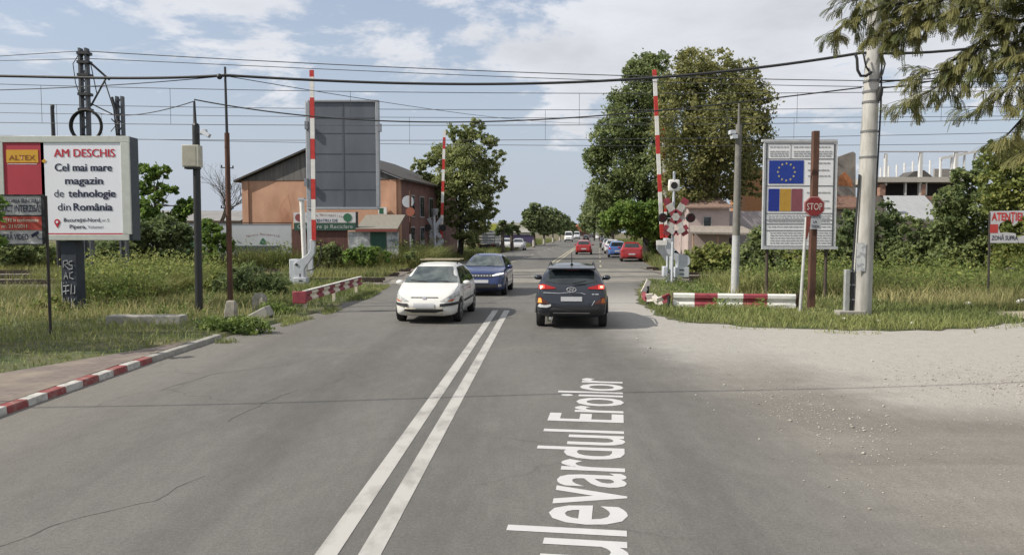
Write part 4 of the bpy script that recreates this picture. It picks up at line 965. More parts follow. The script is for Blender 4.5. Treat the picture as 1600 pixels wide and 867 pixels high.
for r_ in ((1190.5, 218, 1308.5, 222), (1190.5, 385.5, 1308.5, 389.5), (1190.5, 222.2, 1194.5, 385.3), (1304.5, 222.2, 1308.5, 385.3)): rect_px(fm, *r_, Ye, .04, .12)
fm.build('frame', pm('pale_frame', (.50, .52, .54), .5, metal=.2), eu, bevel=.01)
part_rect('blue_flag', pm('flag_blue', (.012, .04, .28), .5, var=.1), eu, 1201, 251, 1256, 287, Ye, .012, .008)
for (x0, x1, m_) in ((1200, 1218, pm('tricolour_blue', (.012, .03, .25), .5)), (1218.1, 1236, pm('tricolour_yellow', (.45, .26, .04), .5)), (1236.1, 1254, pm('tricolour_red', (.22, .07, .09), .5))): part_rect('tricolour_band', m_, eu, x0, 295, x1, 330, Ye, .012, .008)
b = MB(); c = A(1228.5, 269, Ye)
for k in range(12):
    an = R(30*k); cc = Vector((c.x+.30*math.cos(an), Ye-.018, c.z+.30*math.sin(an))); b.prism([cc+Vector(((.05 if j % 2 == 0 else .02)*math.sin(R(36*j)), 0, (.05 if j % 2 == 0 else .02)*math.cos(R(36*j)))) for j in range(10)], (0, .005, 0))
b.build('star_ring', pm('star_yellow', (.50, .45, .20), .5), eu)
b = MB(); m_ink = pm('faded_ink', (.10, .11, .12), .6)
for y_ in (224, 248, 290, 333, 343.5, 349.5, 359.5, 384): rect_px(b, 1196.5, y_, 1303, y_+1.0, Ye, .012, .008)
for (x_, ya, yb_) in ((1235, 225.2, 247.8), (1196.5, 225.2, 383.8), (1302, 225.2, 383.8)): rect_px(b, x_, ya, x_+1, yb_, Ye, .0125, .008)
b.build('ruled_lines', m_ink, eu)
m_pi = pm('pale_ink', (.36, .37, .39), .6); rr = random.Random(4)
def words_line(x0, x1, y, h=1.5):
    x = x0; b = MB()
    while x < x1-2:
        w_ = rr.uniform(3, 8); w_ = min(w_, x1-x); rect_px(b, x, y, x+w_, y+h, Ye, .0118, .006); x += w_+1.3
    b.build('printed_line', m_pi, eu)
for y_ in (229, 236, 239.5, 243): words_line(1203, 1232, y_, 1.6); words_line(1240, 1300, y_, 1.6)
for y_ in (254, 265, 274): words_line(1262, 1297, y_, 1.8)
for y_ in (300, 313, 324): words_line(1260, 1297, y_, 1.8)
for y_ in (336.5, 340, 345.5, 353.5): words_line(1200, 1268, y_); words_line(1276, 1298, y_)
for y_ in (363, 367, 371, 375, 379): words_line(1203, 1262, y_); words_line(1272, 1298, y_)
for px in (1199, 1291):
    b = MB(); p = A(px, 400, Ye+.06); b.tube([(p.x, Ye+.1, -.05), (p.x, Ye+.1, A(px, 330, Ye).z)], .055, 10); b.build('leg', pm('brown_leg', (.06, .045, .035), .8, var=.3), eu)
Yst = G(1268, 483).y
rpo = thing('rusty_post', 'tall square rusty post in front of the project board, carrying a STOP sign', 'post', (A(1268, 480, Yst).x, Yst, 0))
b = MB(); p, q = A(1267.5, 470, Yst), A(1274.5, 205, Yst); p.z = -.05; b.bar(p, q, .20, .18); b.build('shaft', m_rust, rpo, bevel=.02)
ssg = thing('stop_sign', 'red octagonal STOP sign with a small white plate under it', 'sign', A(1273, 330, Yst-.16)*1)
Ysg = Yst-.16
b = MB(); c = A(1272.5, 323, Ysg); r8 = 17*mpp(Ysg)
oct_ = lambda r_, f: [Vector((c.x+r_*math.cos(R(22.5+45*k)), Ysg-f, c.z+r_*math.sin(R(22.5+45*k)))) for k in range(8)]
b.prism(oct_(r8, 0), (0, .02, 0)); b.build('border', m_rpaint, ssg)
b = MB(); b.prism(oct_(r8*.97, .004), (0, .003, 0)); b.build('edge_line', pm('sign_white', (.42, .36, .35), .5), ssg)
b = MB(); b.prism(oct_(r8*.91, .008), (0, .003, 0)); b.build('face', pm('sign_red', (.20, .020, .022), .5, var=.1), ssg)
tpx('STOP', pm('stop_white', (.50, .42, .39), .5), ssg, 1272.5, 328, 317, Ysg, .012, 24, bold=.01)
part_rect('plate', pm('plate_white', (.40, .42, .45), .6), ssg, 1262, 334.5, 1283.5, 358, Ysg, 0, .015)
for s_, yb_, w_ in (('ATENȚIE', 341, 17), ('LA', 348.5, 6), ('TREN', 356, 12)): tpx(s_, m_bbn, ssg, 1273.5, yb_, yb_-4.6, Ysg, .008, w_, bold=.015)
Ylp = G(1250, 488).y
lp = thing('leaning_post', 'thin leaning white post with a narrow rusty reflector, left of the rusty post', 'post', (A(1250, 488, Ylp).x, Ylp, 0))
b = MB(); p, q = A(1250, 487, Ylp), A(1260, 340, Ylp); p.z = -.05; b.tube([p, q], .045, 10); b.build('shaft', pm('pale_post', (.45, .46, .45), .7, var=.15), lp)
b = MB(); poly_px(b, [(1259, 338), (1266, 338), (1265, 352), (1260, 374), (1258, 372)], Ylp, .06, .03); b.build('reflector', pm('rusty_red', (.17, .04, .03), .7, var=.3), lp)
# big concrete utility pole
Y5 = G(1345, 492).y
up_ = thing('utility_pole', 'thick pale concrete utility pole where the black cables meet, on the right', 'utility pole', (A(1345, 490, Y5).x, Y5, 0))
def pole_mat():
    return pm('pole_concrete', (.27, .262, .235), .9, scale=2.6, detail=9, c2=(.47, .463, .44), sharp=(.36, .62), stretch=(1.5, 1.5, .3), bump=.25)
b = MB(); p, q = A(1345.5, 485, Y5), A(1368, -10, Y5); p.z = -.05; q = p+(q-p)*1.06; b.tube([p, p.lerp(q, .5), q], [.275, .225, .17], 20); b.build('shaft', pole_mat(), up_)
b = MB(); p2, q2 = p+Vector((.28, .0, 0)), q+Vector((.19, -.02, 0)); b.tube([p+Vector((-.36, -.12, 0)), p+Vector((-.34, -.1, 1.1)), p.lerp(q, .42)+Vector((-.27, -.1, 0))], .03, 6); b.tube([p.lerp(q, .38)+Vector((.25, -.05, 0)), p.lerp(q, .62)+Vector((.25, -.1, 0)), p.lerp(q, .9)+Vector((.2, -.05, 0))], .025, 6); b.build('conduit', m_dark, up_)
b = MB()
for f_ in (.47, .545, .63, .66, .69, .83): c = p.lerp(q, f_); b.tube([c-Vector((0, 0, .03)), c+Vector((0, 0, .03))], .245-.06*(f_-.4), 16)
b.build('strap', pm('strap_steel', (.14, .14, .14), .5), up_)
b = MB(); b.tube([A(1377, 137, Y5-.2), A(1374, 148, Y5-.2), A(1373, 158, Y5-.2)], [.06, .09, .05], 10); b.build('splice_box', m_black, up_)
b = MB(); b.tube([A(1336, 84, Y5-.25), A(1339, 92, Y5-.3), A(1340, 110, Y5-.3), A(1345, 119, Y5-.3), A(1353, 119, Y5-.28), A(1362, 113, Y5-.25)], .04, 8); b.tube([A(1349, 84, Y5-.25), A(1353, 104, Y5-.3), A(1358, 112, Y5-.25)], .025, 6)
b.tube([A(1377, 82, Y5-.2), A(1383, 100, Y5-.25), A(1379, 116, Y5-.25), A(1372, 126, Y5-.22)], .022, 6); b.tube([A(1374, 84, Y5-.2), A(1378, 104, Y5-.25), A(1374, 122, Y5-.22)], .02, 6); b.build('cable_loop', m_black, up_)
b = MB(); part_rect('notice_paper', pm('torn_paper', (.60, .61, .62), .8, scale=9, c2=(.35, .36, .38), sharp=(.5, .6)), up_, 1338, 380, 1353, 424, Y5-.27, 0, .01)
cab = thing('cable_frame', 'narrow grey metal cable box frame standing against the concrete utility pole', 'cabinet', (A(1326, 488, Y5).x, Y5-.1, 0))
b = MB(); c, d = A(1320, 421, Y5-.1), A(1327, 421, Y5-.1); b.box(((c.x+d.x)/2, Y5-.1, c.z/2), (d.x-c.x, .14, c.z)); b.build('post', pm('grey_frame', (.30, .31, .31), .6, var=.15), cab, bevel=.01)
b = MB(); c, d = A(1330, 421, Y5-.05), A(1333.5, 421, Y5-.05); b.box(((c.x+d.x)/2, Y5-.05, c.z/2), (d.x-c.x, .08, c.z)); b.build('rail', m_dark, cab)
b = MB()
for y_ in (424, 445, 468): e_, f_ = A(1322, y_, Y5-.1), A(1336, y_, Y5-.1); b.bar(e_, f_, .04)
b.build('rung', m_galv, cab)
b = MB(); c = A(1325, 488, Y5-.1); b.box((c.x+.05, Y5-.1, .06), (.75, .4, .16)); b.build('footing', m_conc, cab, bevel=.02)
# warning sign far right
Yw = G(1545, 470).y
ws = thing('warning_sign', 'torn red and white ATENȚIE warning sign on a thin post before the bushes', 'sign', (A(1546, 470, Yw).x, Yw, 0))
b = MB(); p = A(1545, 440, Yw+.03); b.tube([(p.x, p.y, -.05), (A(1546.5, 330, Yw+.03).x, p.y, A(1546, 332, Yw).z)], .035, 8); b.build('post', m_sp, ws)
b = MB(); poly_px(b, [(1547, 330), (1655, 328), (1655, 379), (1592, 379.5), (1590, 374), (1587, 365), (1582, 364), (1572, 363), (1563, 364), (1560, 356), (1563, 349), (1575, 343), (1579, 342), (1583, 353), (1589, 349), (1596, 338), (1606, 336), (1612, 360), (1606, 366), (1590, 371), (1590.5, 379.5), (1546.5, 379.5)], Yw, 0, .012); b.build('board', pm('sign_board_white', (.52, .52, .54), .6, var=.08), ws)
part_rect('red_strip', pm('warning_red', (.46, .05, .045), .6, var=.1), ws, 1546.5, 350.5, 1559.5, 364, Yw, .006, .008)
p = vpx(A(1549, 344.5, Yw), .006); text('ATENȚIE!', m_rpaint, ws, p, w=48*mpp(Yw), h=A(1549, 332, Yw).z-p.z, bold=.03)
p = vpx(A(1549, 375, Yw), .006); text('ZONĂ SUPRA', m_bbn, ws, p, w=41*mpp(Yw), h=A(1549, 368, Yw).z-p.z, bold=.015)
# ------------------------------------------------------------------ overhead wires
def catline(pts, Ys, n=10):
    """wire through photo points at given depths, sagging between them"""
    P = [A(x, y, Yq) for (x, y), Yq in zip(pts, Ys)]; out = []
    for a, c in zip(P, P[1:]):
        for i in range(n):
            t = i/n; out.append(a.lerp(c, t))
    return out+[P[-1]]
def smoothline(pts, Ys, n=40):
    P = [A(x, y, Yq) for (x, y), Yq in zip(pts, Ys)]; xs = np.array([p.x for p in P])
    deg = min(len(P)-1, 3); cy = np.polyfit(xs, [p.y for p in P], min(deg, 2)); cz = np.polyfit(xs, [p.z for p in P], deg)
    X = np.linspace(xs[0], xs[-1], n); return [Vector((x, np.polyval(cy, x), np.polyval(cz, x))) for x in X]
def wire(pts, r_, lab, mat=None, grp='overhead wires'):
    b = MB(); b.tube(pts, r_, 6); o = b.build('overhead_wire', mat or m_wire, None, loc=pts[0]); return tag(o, lab, 'wire', grp)
L1 = smoothline([(351, 118), (600, 129), (800, 131.5), (1000, 124), (1200, 104), (1345, 83)], [Y2, Y2, Y2, Y2, Y5, Y5])
wire(L1, .042, 'thick black cable sagging from the rusty pole to the concrete utility pole')
wire(smoothline([(-120, 118), (0, 119), (150, 122), (351, 118)], [Y2]*4, 24), .042, 'thick black cable running left from the rusty pole top out of the picture')
wire(smoothline([(1349, 83), (1500, 78), (1620, 60), (1750, 30)], [Y5]*4, 16), .04, 'black cable leaving the utility pole to the right through the hanging leaves')
m_gw = pm('grey_wire', (.06, .065, .075), .6)
for (a, lab, r_) in (([(-60, 92), (0, 88), (130, 80)], 'thin wire from the left edge to the top of the coil mast', .016), ([(130, 80), (480, 99), (800, 113), (1200, 124), (1660, 128)], 'topmost thin wire from the coil mast across the whole sky', .02),
        ([(140, 92), (480, 107), (800, 121), (1200, 133), (1660, 136)], 'second thin wire below the topmost one, from the mast to the right edge', .016), ([(-60, 96), (60, 94), (131, 92)], 'short wire just below the mast top on the left', .014)):
    wire(smoothline(a, [Y3]*len(a)), r_, lab, m_gw)
def catenary(yl, ym, yr, cl, cmid, cr_, Y, dx, lab):
    t = thing('catenary_wire', lab, 'railway wire', A(800, cmid, Y)*1, group='railway contact wires')
    b = MB(); top = smoothline([(-120, yl), (300, (yl+ym)/2+2), (800, ym), (1300, (ym+yr)/2+2), (1720, yr)], [Y]*5, 50); b.tube(top, .017, 6); b.build('messenger', m_gw, t)
    bot = smoothline([(-120, cl), (800, cmid), (1720, cr_)], [Y]*3, 20); b = MB(); b.tube(bot, .016, 6); b.build('contact', m_gw, t)
    for x in dx:
        pt = A(x, cmid, Y); zt = np.interp(pt.x, [v.x for v in top], [v.z for v in top]); zb2 = np.interp(pt.x, [v.x for v in bot], [v.z for v in bot])
        b = MB(); b.tube([(pt.x, Y, zb2), (pt.x, Y, zt)], .010, 5); b.build('dropper', m_gw, t)
catenary(128, 146, 140, 190, 196, 185, 37.6, (66, 267, 548, 905, 1245, 1470), 'nearest pair of railway wires, with droppers, crossing the upper picture')
catenary(159, 172, 164, 214, 219, 204, 42.4, (90, 480, 852, 1136), 'middle pair of railway wires crossing the picture')
wire(smoothline([(304, 158), (480, 177), (700, 190), (800, 192), (960, 184), (1150, 154), (1347, 139)], [Y1]*4+[Y5]*3), .02, 'dark sagging wire from the black camera pole to the utility pole')
catenary(174, 184, 180, 208, 227, 222, 47.4, (160, 640, 1240), 'farthest pair of railway wires crossing the picture')
wire(smoothline([(304, 158), (240, 176), (180, 180), (150, 176)], [Y1, Y1+3, Y1+6, Y1+8], 14), .014, 'slack thin wire from the black camera pole to the masts')
wire(smoothline([(352, 119), (180, 133), (0, 141), (-80, 143)], [Y2]*4, 20), .014, 'thin service wire falling left from the rusty pole')
wire(smoothline([(352, 119), (640, 166), (1060, 190)], [Y2, 38, 60], 30), .013, 'thin service wire falling right from the rusty pole behind the barrier')
wire(smoothline([(1350, 139), (1420, 133), (1500, 118), (1660, 90)], [Y5]*4), .022, 'dark cable leaving the utility pole rightwards below the thick one')
wire(smoothline([(1372, 126), (1480, 122), (1600, 112), (1700, 106)], [Y5]*4, 14), .018, 'lower right cable leaving the utility pole behind the leaves')
wire(smoothline([(1372, 130), (1480, 110), (1600, 72), (1700, 40)], [Y5]*4, 14), .016, 'steep thin cable rising right from the utility pole')
b = MB(); b.tube(A(800, 0, 1) and [Vector((x, 8.55+.125*(x+11.3)+(.06*math.sin(x*.7)), 6.6+.0016*(x-2)**2)) for x in range(-26, 27)], .022, 6); tag(b.build('overhead_wire', m_wire, None, loc=(-26, 8.0, 6.6)), 'cable passing overhead above the foreground, whose thin shadow crosses the road', 'wire', 'overhead wires')
# ------------------------------------------------------------------ vehicles
m_cglass = pm('car_glass', (.018, .024, .026), .04, var=.5, scale=2.5, spec=.8)
m_wscreen = pm('windscreen_glass', (.035, .045, .045), .05, scale=2.2, detail=4, c2=(.13, .15, .14), sharp=(.4, .7), spec=.8)  # paler patches paint reflections into the glass colour
m_tyre = pm('tyre_rubber', (.016, .016, .017), .85, var=.2)
m_rim = pm('alloy_rim', (.30, .31, .32), .35, metal=.7)
m_plast = pm('black_plastic', (.02, .021, .023), .6)
m_plate = pm('number_plate', (.42, .43, .45), .5, var=.05)
m_chrome = pm('bright_trim', (.6, .6, .6), .2, metal=.8)
m_lampg = pm('headlamp_glass', (.42, .43, .42), .12, var=.35, scale=12, spec=.8)
m_amber = pm('amber_lens', (.45, .13, .03), .2)
m_tail = pm('tail_lens', (.30, .012, .012), .15, var=.2)
m_taillit = emit('lit_tail_lamp', (1, .12, .07), 1.0, (.5, .02, .02))
m_tailhot = emit('hot_tail_lamp', (1, .62, .45), 1.3, (.6, .1, .05))
m_ambhot = emit('lit_amber_lamp', (1, .42, .1), .8, (.5, .15, .03))
m_drl = emit('lit_running_lamp', (1, .97, .9), 1.1, (.8, .8, .8))
def paint(name, c, rough=.28, coat=.7, metal=0, var=.06): return pm(name, c, rough, metal, var, 1.5, coat=coat)
HATCH = dict(L=4.2, W=1.75, top=[(-2.1, .60), (-2.06, .93), (-1.93, 1.04), (-1.5, 1.40), (-.9, 1.50), (-.1, 1.52), (.38, 1.46), (1.22, 1.00), (1.7, .87), (1.98, .74), (2.1, .52)],
    belt=[(-2.1, .58), (-2.06, .88), (-1.9, .97), (-.5, .94), (1.2, .91), (1.7, .80), (1.98, .68), (2.1, .50)], w=[(-2.1, .66), (-2.02, .79), (-1.6, .85), (-1.0, .875), (.6, .875), (1.3, .865), (1.75, .81), (2.0, .70), (2.1, .56)],
    bot=[(-2.1, .40), (-1.95, .24), (-1.5, .2), (1.5, .2), (1.95, .2), (2.1, .34)], axles=(-1.33, 1.28), r=.31, cut=.37)
SUV = dict(L=4.17, W=1.80, top=[(-2.08, .70), (-2.05, 1.02), (-1.96, 1.10), (-1.62, 1.42), (-1.3, 1.54), (-.4, 1.56), (.3, 1.50), (1.0, 1.10), (1.6, .98), (1.95, .86), (2.08, .55)],
    belt=[(-2.08, .68), (-2.05, .98), (-1.9, 1.06), (-.5, 1.02), (1.1, 1.0), (1.6, .92), (1.95, .78), (2.08, .52)], w=[(-2.08, .74), (-2.0, .84), (-1.6, .89), (-1.0, .90), (1.2, .90), (1.75, .84), (2.0, .74), (2.08, .60)],
    bot=[(-2.08, .44), (-1.95, .30), (-1.5, .24), (1.5, .24), (1.95, .24), (2.08, .4)], axles=(-1.33, 1.27), r=.33, cut=.40)
CROSS = dict(HATCH, top=[(-2.05, .62), (-2.02, .95), (-1.9, 1.06), (-1.5, 1.40), (-.9, 1.50), (-.1, 1.53), (.3, 1.47), (1.1, 1.04), (1.7, .94), (1.98, .84), (2.07, .5)], L=4.12, W=1.80,
    belt=[(-2.05, .6), (-2.02, .9), (-1.9, 1.0), (-.5, .97), (1.1, .95), (1.7, .88), (1.98, .76), (2.07, .48)], w=[(-2.05, .68), (-1.98, .81), (-1.6, .88), (-1.0, .90), (1.2, .90), (1.75, .85), (1.98, .76), (2.07, .64)], bot=[(-2.05, .40), (-1.95, .24), (-1.5, .2), (1.5, .2), (1.95, .2), (2.07, .3)])
VAN = dict(L=5.4, W=1.98, top=[(-2.7, .8), (-2.68, 2.3), (-2.6, 2.44), (-1.0, 2.48), (.9, 2.46), (1.25, 2.38), (2.0, 1.45), (2.45, 1.2), (2.62, 1.0), (2.7, .6)],
    belt=[(-2.7, .78), (-2.68, 1.35), (-2.5, 1.4), (1.9, 1.30), (2.45, 1.1), (2.62, .9), (2.7, .55)], w=[(-2.7, .9), (-2.6, .97), (-1, .99), (1.8, .98), (2.4, .9), (2.7, .75)],
    bot=[(-2.7, .45), (-2.5, .3), (2.4, .28), (2.7, .4)], axles=(-1.7, 1.75), r=.34, cut=.42, tumble=.16)
def interp(tab, y): return float(np.interp(y, [t[0] for t in tab], [t[1] for t in tab]))
def body_mesh(sp, ns=44):
    ys = np.concatenate([np.linspace(sp['top'][0][0], sp['top'][-1][0], ns)]); ys = np.unique(np.concatenate([ys, [t[0] for t in sp['top']]]))
    keep = [ys[0]]
    for y in ys[1:]:
        if y-keep[-1] > .025: keep.append(y)
    keep[-1] = ys[-1]; ys = keep
    V = []; n = 20; tum = sp.get('tumble', .33)
    def ring(y, k=1.0, dy=0):
        zt, zb, w, z0 = (interp(sp[q], y) for q in ('top', 'belt', 'w', 'bot'))
        zb = min(zb, zt-.012); cab = max(0., min(1., (zt-zb-.03)/.5)); wr = w*(.93-tum*cab*.8); h = zb-z0
        half = [(0, z0), (.72*w, z0), (.93*w, z0+.03), (.985*w, z0+.14*h), (w, z0+.40*h), (.995*w, z0+.72*h), (.965*w, zb-.02), (.94*w, zb+.004)]
        half += [(.94*w+(wr-.94*w)*.5, zb+(zt-zb)*.5), (wr, zt-.07*cab-.004), (wr*.86, zt-.015*cab), (wr*.5, zt+.012), (0, zt+.02)]
        zc = (z0+zt)/2; r = [Vector((x*k, y+dy, zc+(z-zc)*k)) for x, z in half]
        return r+[Vector((-p.x, p.y, p.z)) for p in r[1:-1]][::-1]
    rings = [ring(ys[0], .55, -.012), ring(ys[0], .86, -.004)]+[ring(y) for y in ys]+[ring(ys[-1], .86, .004), ring(ys[-1], .55, .012)]
    m = len(rings[0]); b = MB(); b.v = [p for r in rings for p in r]
    for i in range(len(rings)-1):
        for q in range(m): b.f.append([i*m+q, i*m+(q+1) % m, (i+1)*m+(q+1) % m, (i+1)*m+q]); b.mi.append(0)
    b.f.append([q for q in range(m)][::-1]); b.mi.append(0); b.f.append([(len(rings)-1)*m+q for q in range(m)]); b.mi.append(0)
    return b
def car(kind, name, label, cat, sp, body_mat, loc, heading, group=None, detail=2, extra=None):
    """heading = direction the nose points"""
    rz = math.atan2(-heading[0], heading[1])
    t = thing(name, label, cat, loc, rz, group); BASE[t.name] = Vector()
    b = body_mesh(sp, 44 if detail > 1 else 26)
    tmp = b.build('tmp', body_mat, None); me0 = tmp.data
    bm = bmesh.new(); bm.from_mesh(me0); 
    if detail > 1: bmesh.ops.smooth_vert(bm, verts=bm.verts, factor=.35, use_axis_x=True, use_axis_y=True, use_axis_z=True)
    bm.to_mesh(me0); bvh = BVHTree.FromBMesh(bm); bm.free()
    # wheel arches are cut right through
    cb = MB()
    for ya in sp['axles']: cb.tube([(-1.4, ya, sp['r']+.015), (1.4, ya, sp['r']+.015)], sp['cut'], 24)
    cut = cb.build('cutter', m_black, None, smooth=False)
    md = tmp.modifiers.new('b', 'BOOLEAN'); md.operation = 'DIFFERENCE'; md.object = cut; md.solver = 'EXACT'
    dg = bpy.context.evaluated_depsgraph_get(); dg.update()
    me = bpy.data.meshes.new_from_object(tmp.evaluated_get(dg)); bpy.data.objects.remove(tmp); bpy.data.objects.remove(cut)
    me.name = 'body'; me.materials.clear(); me.materials.append(body_mat)
    me.polygons.foreach_set('material_index', [0]*len(me.polygons)); me.polygons.foreach_set('use_smooth', [True]*len(me.polygons)); me.set_sharp_from_angle(angle=R(42))
    body = link('body', me, t)
    # inner wheel boxes keep daylight out
    b = MB(); wi = interp(sp['w'], 0)
    b.box((0, 0, sp['r']+.12), (wi*2-.62, sp['axles'][1]-sp['axles'][0]+.9, .34)); b.build('underbody', m_plast, t)
    for ya in sp['axles']:
        for s_ in (-1, 1):
            b = MB(); x1 = s_*(wi-.015); x0 = s_*(wi-.215); r_ = sp['r']
            b.tube([(x0, ya, r_), (x0+s_*.03, ya, r_), (x1-s_*.03, ya, r_), (x1, ya, r_)], [r_*.94, r_, r_, r_*.94], 22); w_ = b.build('wheel', m_tyre, t)
            if detail:
                b = MB(); b.tube([(x1-s_*.01, ya, r_), (x1+s_*.006, ya, r_)], [r_*.68, r_*.64], 18)
                rim = b.build('rim', m_rim, w_)
                if detail > 1:
                    b = MB()
                    for k in range(5):
                        an = R(72*k+36); b.prism([Vector((x1+s_*.007, ya+r_*q*math.cos(an+d_), r_+r_*q*math.sin(an+d_))) for q, d_ in ((.2, -.3), (.58, -.33), (.58, .33), (.2, .3))], (s_*.004, 0, 0))
                    b.build('rim_gaps', m_plast, w_)
    return t, bvh, body
def decal(name, bvh, pts, axis, sign, mat, parent, off=.006, cuts=4):
    """a skin laid on the body: outline seen along an axis, dropped onto the surface"""
    def P(a, c): return {'y': Vector((a, sign*6, c)), 'x': Vector((sign*6, a, c)), 'z': Vector((a, c, 6))}[axis]
    D = {'y': Vector((0, -sign, 0)), 'x': Vector((-sign, 0, 0)), 'z': Vector((0, 0, -1))}[axis]
    bm = bmesh.new()
    if len(pts) == 4 and cuts > 2:
        gn = 12; (p0, p1, p2, p3) = [P(a, c) for a, c in pts]
        rows_ = [[bm.verts.new(p0.lerp(p1, i/gn).lerp(p3.lerp(p2, i/gn), j/gn)) for i in range(gn+1)] for j in range(gn+1)]
        for j in range(gn):
            for i in range(gn): bm.faces.new((rows_[j][i], rows_[j][i+1], rows_[j+1][i+1], rows_[j+1][i]))
        vs = tris = []
    else:
        vs = [bm.verts.new(P(a, c)) for a, c in pts]; tris = tessellate_polygon([[P(a, c) for a, c in pts]])
    for t in tris:
        try: bm.faces.new([vs[i] for i in t])
        except ValueError: pass
    if tris: bmesh.ops.subdivide_edges(bm, edges=bm.edges[:], cuts=cuts, use_grid_fill=True)
    bad = []
    for v in bm.verts:
        h, n, i, d = bvh.ray_cast(v.co, D, 20)
        if h is None: bad.append(v)
        else: v.co = h-D*off+n*off*.5
    if bad: bmesh.ops.delete(bm, geom=bad, context='VERTS')
    bmesh.ops.recalc_face_normals(bm, faces=bm.faces)
    me = bpy.data.meshes.new(name); bm.to_mesh(me); bm.free(); me.materials.append(mat)
    me.polygons.foreach_set('use_smooth', [True]*len(me.polygons))
    o = link(name, me, parent)
    return o
def mirror(pts): return [(-a, c) for a, c in pts][::-1]
def part(name, mat, parent, fn, bevel=0):
    b = MB(); fn(b); return b.build(name, mat, parent, bevel=bevel)
def side_windows(t, bvh, polys):
    for s_ in (-1, 1):
        for p in polys: decal('side_window', bvh, p, 'x', s_, m_cglass, t)
def wing_mirrors(t, mat, x, y, z, w=.2):
    for s_ in (-1, 1):
        def f(b): b.ball((s_*(x+.09), y, z), .1, (1.15, .75, .75)); b.bar((s_*(x-.05), y+.02, z-.05), (s_*(x+.06), y, z-.04), .05)
        part('wing_mirror', mat, t, f)
AX = Vector((.1125, 1, 0)).normalized()
# --- white hatchback, front towards us
p = G(668, 503.5); hd = Vector((-.085, -1, 0)).normalized(); c = p-hd*1.62
mw = paint('white_car_paint', (.66, .66, .63), .3, .5)
wc, bv, body = car('hatch', 'white_hatchback', 'white hatchback with a wooden rack bar on its roof, coming towards us', 'car', HATCH, mw, (c.x, c.y, 0), hd)
decal('windscreen', bv, [(-.73, 1.03), (.73, 1.03), (.60, 1.43), (-.60, 1.43)], 'y', 1, m_wscreen, wc, .014, 6)
decal('rear_window', bv, [(-.58, 1.08), (.58, 1.08), (.5, 1.4), (-.5, 1.4)], 'y', -1, m_cglass, wc)
side_windows(wc, bv, [[(.98, .99), (.30, 1.40), (-.32, 1.43), (-.32, .985)], [(-.40, .985), (-.40, 1.43), (-1.1, 1.40), (-1.55, 1.05), (-1.5, .99)]])
HLp = [(.40, .60), (.62, .72), (.82, .84), (.84, .70), (.72, .58)]
for q in (HLp, mirror(HLp)): hl = decal('headlight', bv, q, 'y', 1, m_lampg, wc, .01)
for s_ in (-1, 1): decal('indicator', bv, [(s_*.58, .595), (s_*.72, .60), (s_*.78, .66), (s_*.70, .645)][::s_], 'y', 1, m_amber, wc, .016)
for s_ in (-1, 1): decal('bumper_strip', bv, [(s_*.42, .46), (s_*.84, .50), (s_*.84, .57), (s_*.42, .54)][::s_], 'y', 1, m_plast, wc, .014)
decal('lower_grille', bv, [(-.52, .36), (-.30, .31), (.30, .31), (.52, .36), (.50, .40), (-.50, .40)], 'y', 1, m_plast, wc, .012)
decal('bonnet_slot', bv, [(-.36, .685), (.36, .685), (.36, .705), (-.36, .705)], 'y', 1, m_plast, wc, .008)
decal('bumper', bv, [(-.80, .24), (.80, .24), (.82, .44), (.50, .45), (-.50, .45), (-.82, .44)], 'y', 1, paint('cream_bumper', (.58, .54, .44), .45, .2), wc, .004)
decal('number_plate', bv, [(-.27, .43), (.27, .43), (.27, .55), (-.27, .55)], 'y', 1, m_plate, wc, .018)
decal('badge', bv, [(-.05, .655), (.05, .655), (.05, .715), (-.05, .715)], 'y', 1, m_chrome, wc, .014)
for s_ in (-1, 1):
    decal('door_seam', bv, [(.92, .42), (.94, .42), (.94, .93), (.92, .93)][::1], 'x', s_, m_plast, wc, .003); decal('door_seam', bv, [(-.37, .32), (-.355, .32), (-.355, .96), (-.37, .96)], 'x', s_, m_plast, wc, .003)
    decal('side_strip', bv, [(-.9, .50), (.85, .50), (.85, .56), (-.9, .56)], 'x', s_, m_plast, wc, .008); decal('door_handle', bv, [(-.28, .80), (-.1, .80), (-.1, .83), (-.28, .83)], 'x', s_, m_plast, wc, .02)
wing_mirrors(wc, mw, .84, .78, 1.0)
def rack(b):
    b.box((-.02, -.2, 1.60), (1.16, .07, .025)); b.box((-.02, -.9, 1.60), (1.16, .07, .025))
part('rack_bar', pm('raw_timber', (.33, .29, .20), .8, var=.15, scale=4), wc, rack)
def legs_(b):
    for x in (-.52, .52):
        for y in (-.2, -.9): b.bar((x, y, 1.46), (x, y, 1.59), .03)
part('rack_foot', m_plast, wc, legs_)
part('wiper', m_plast, wc, lambda b: (b.bar((-.5, 1.17, 1.06), (.1, 1.1, 1.09), .018), b.bar((.1, 1.19, 1.06), (.55, 1.1, 1.09), .018)))
# faint figures behind the glass are left to the glass itself
# --- blue hatchback behind it
p = G(755, 461); c = p-hd*1.5
mb_p = paint('blue_car_paint', (.008, .022, .105), .25, .8)
bc, bv, body = car('cross', 'blue_hatchback', 'dark blue hatchback with lit daytime lamps following the white car', 'car', CROSS, mb_p, (c.x, c.y, 0), hd)
decal('windscreen', bv, [(-.74, 1.08), (.74, 1.08), (.61, 1.45), (-.61, 1.45)], 'y', 1, m_wscreen, bc, .014, 6)
decal('rear_window', bv, [(-.58, 1.1), (.58, 1.1), (.5, 1.4), (-.5, 1.4)], 'y', -1, m_cglass, bc)
side_windows(bc, bv, [[(.9, 1.03), (.25, 1.42), (-.32, 1.44), (-.32, 1.01)], [(-.40, 1.01), (-.40, 1.44), (-1.1, 1.41), (-1.55, 1.08), (-1.5, 1.02)]])
HL2 = [(.42, .73), (.86, .80), (.86, .90), (.60, .86), (.42, .80)]
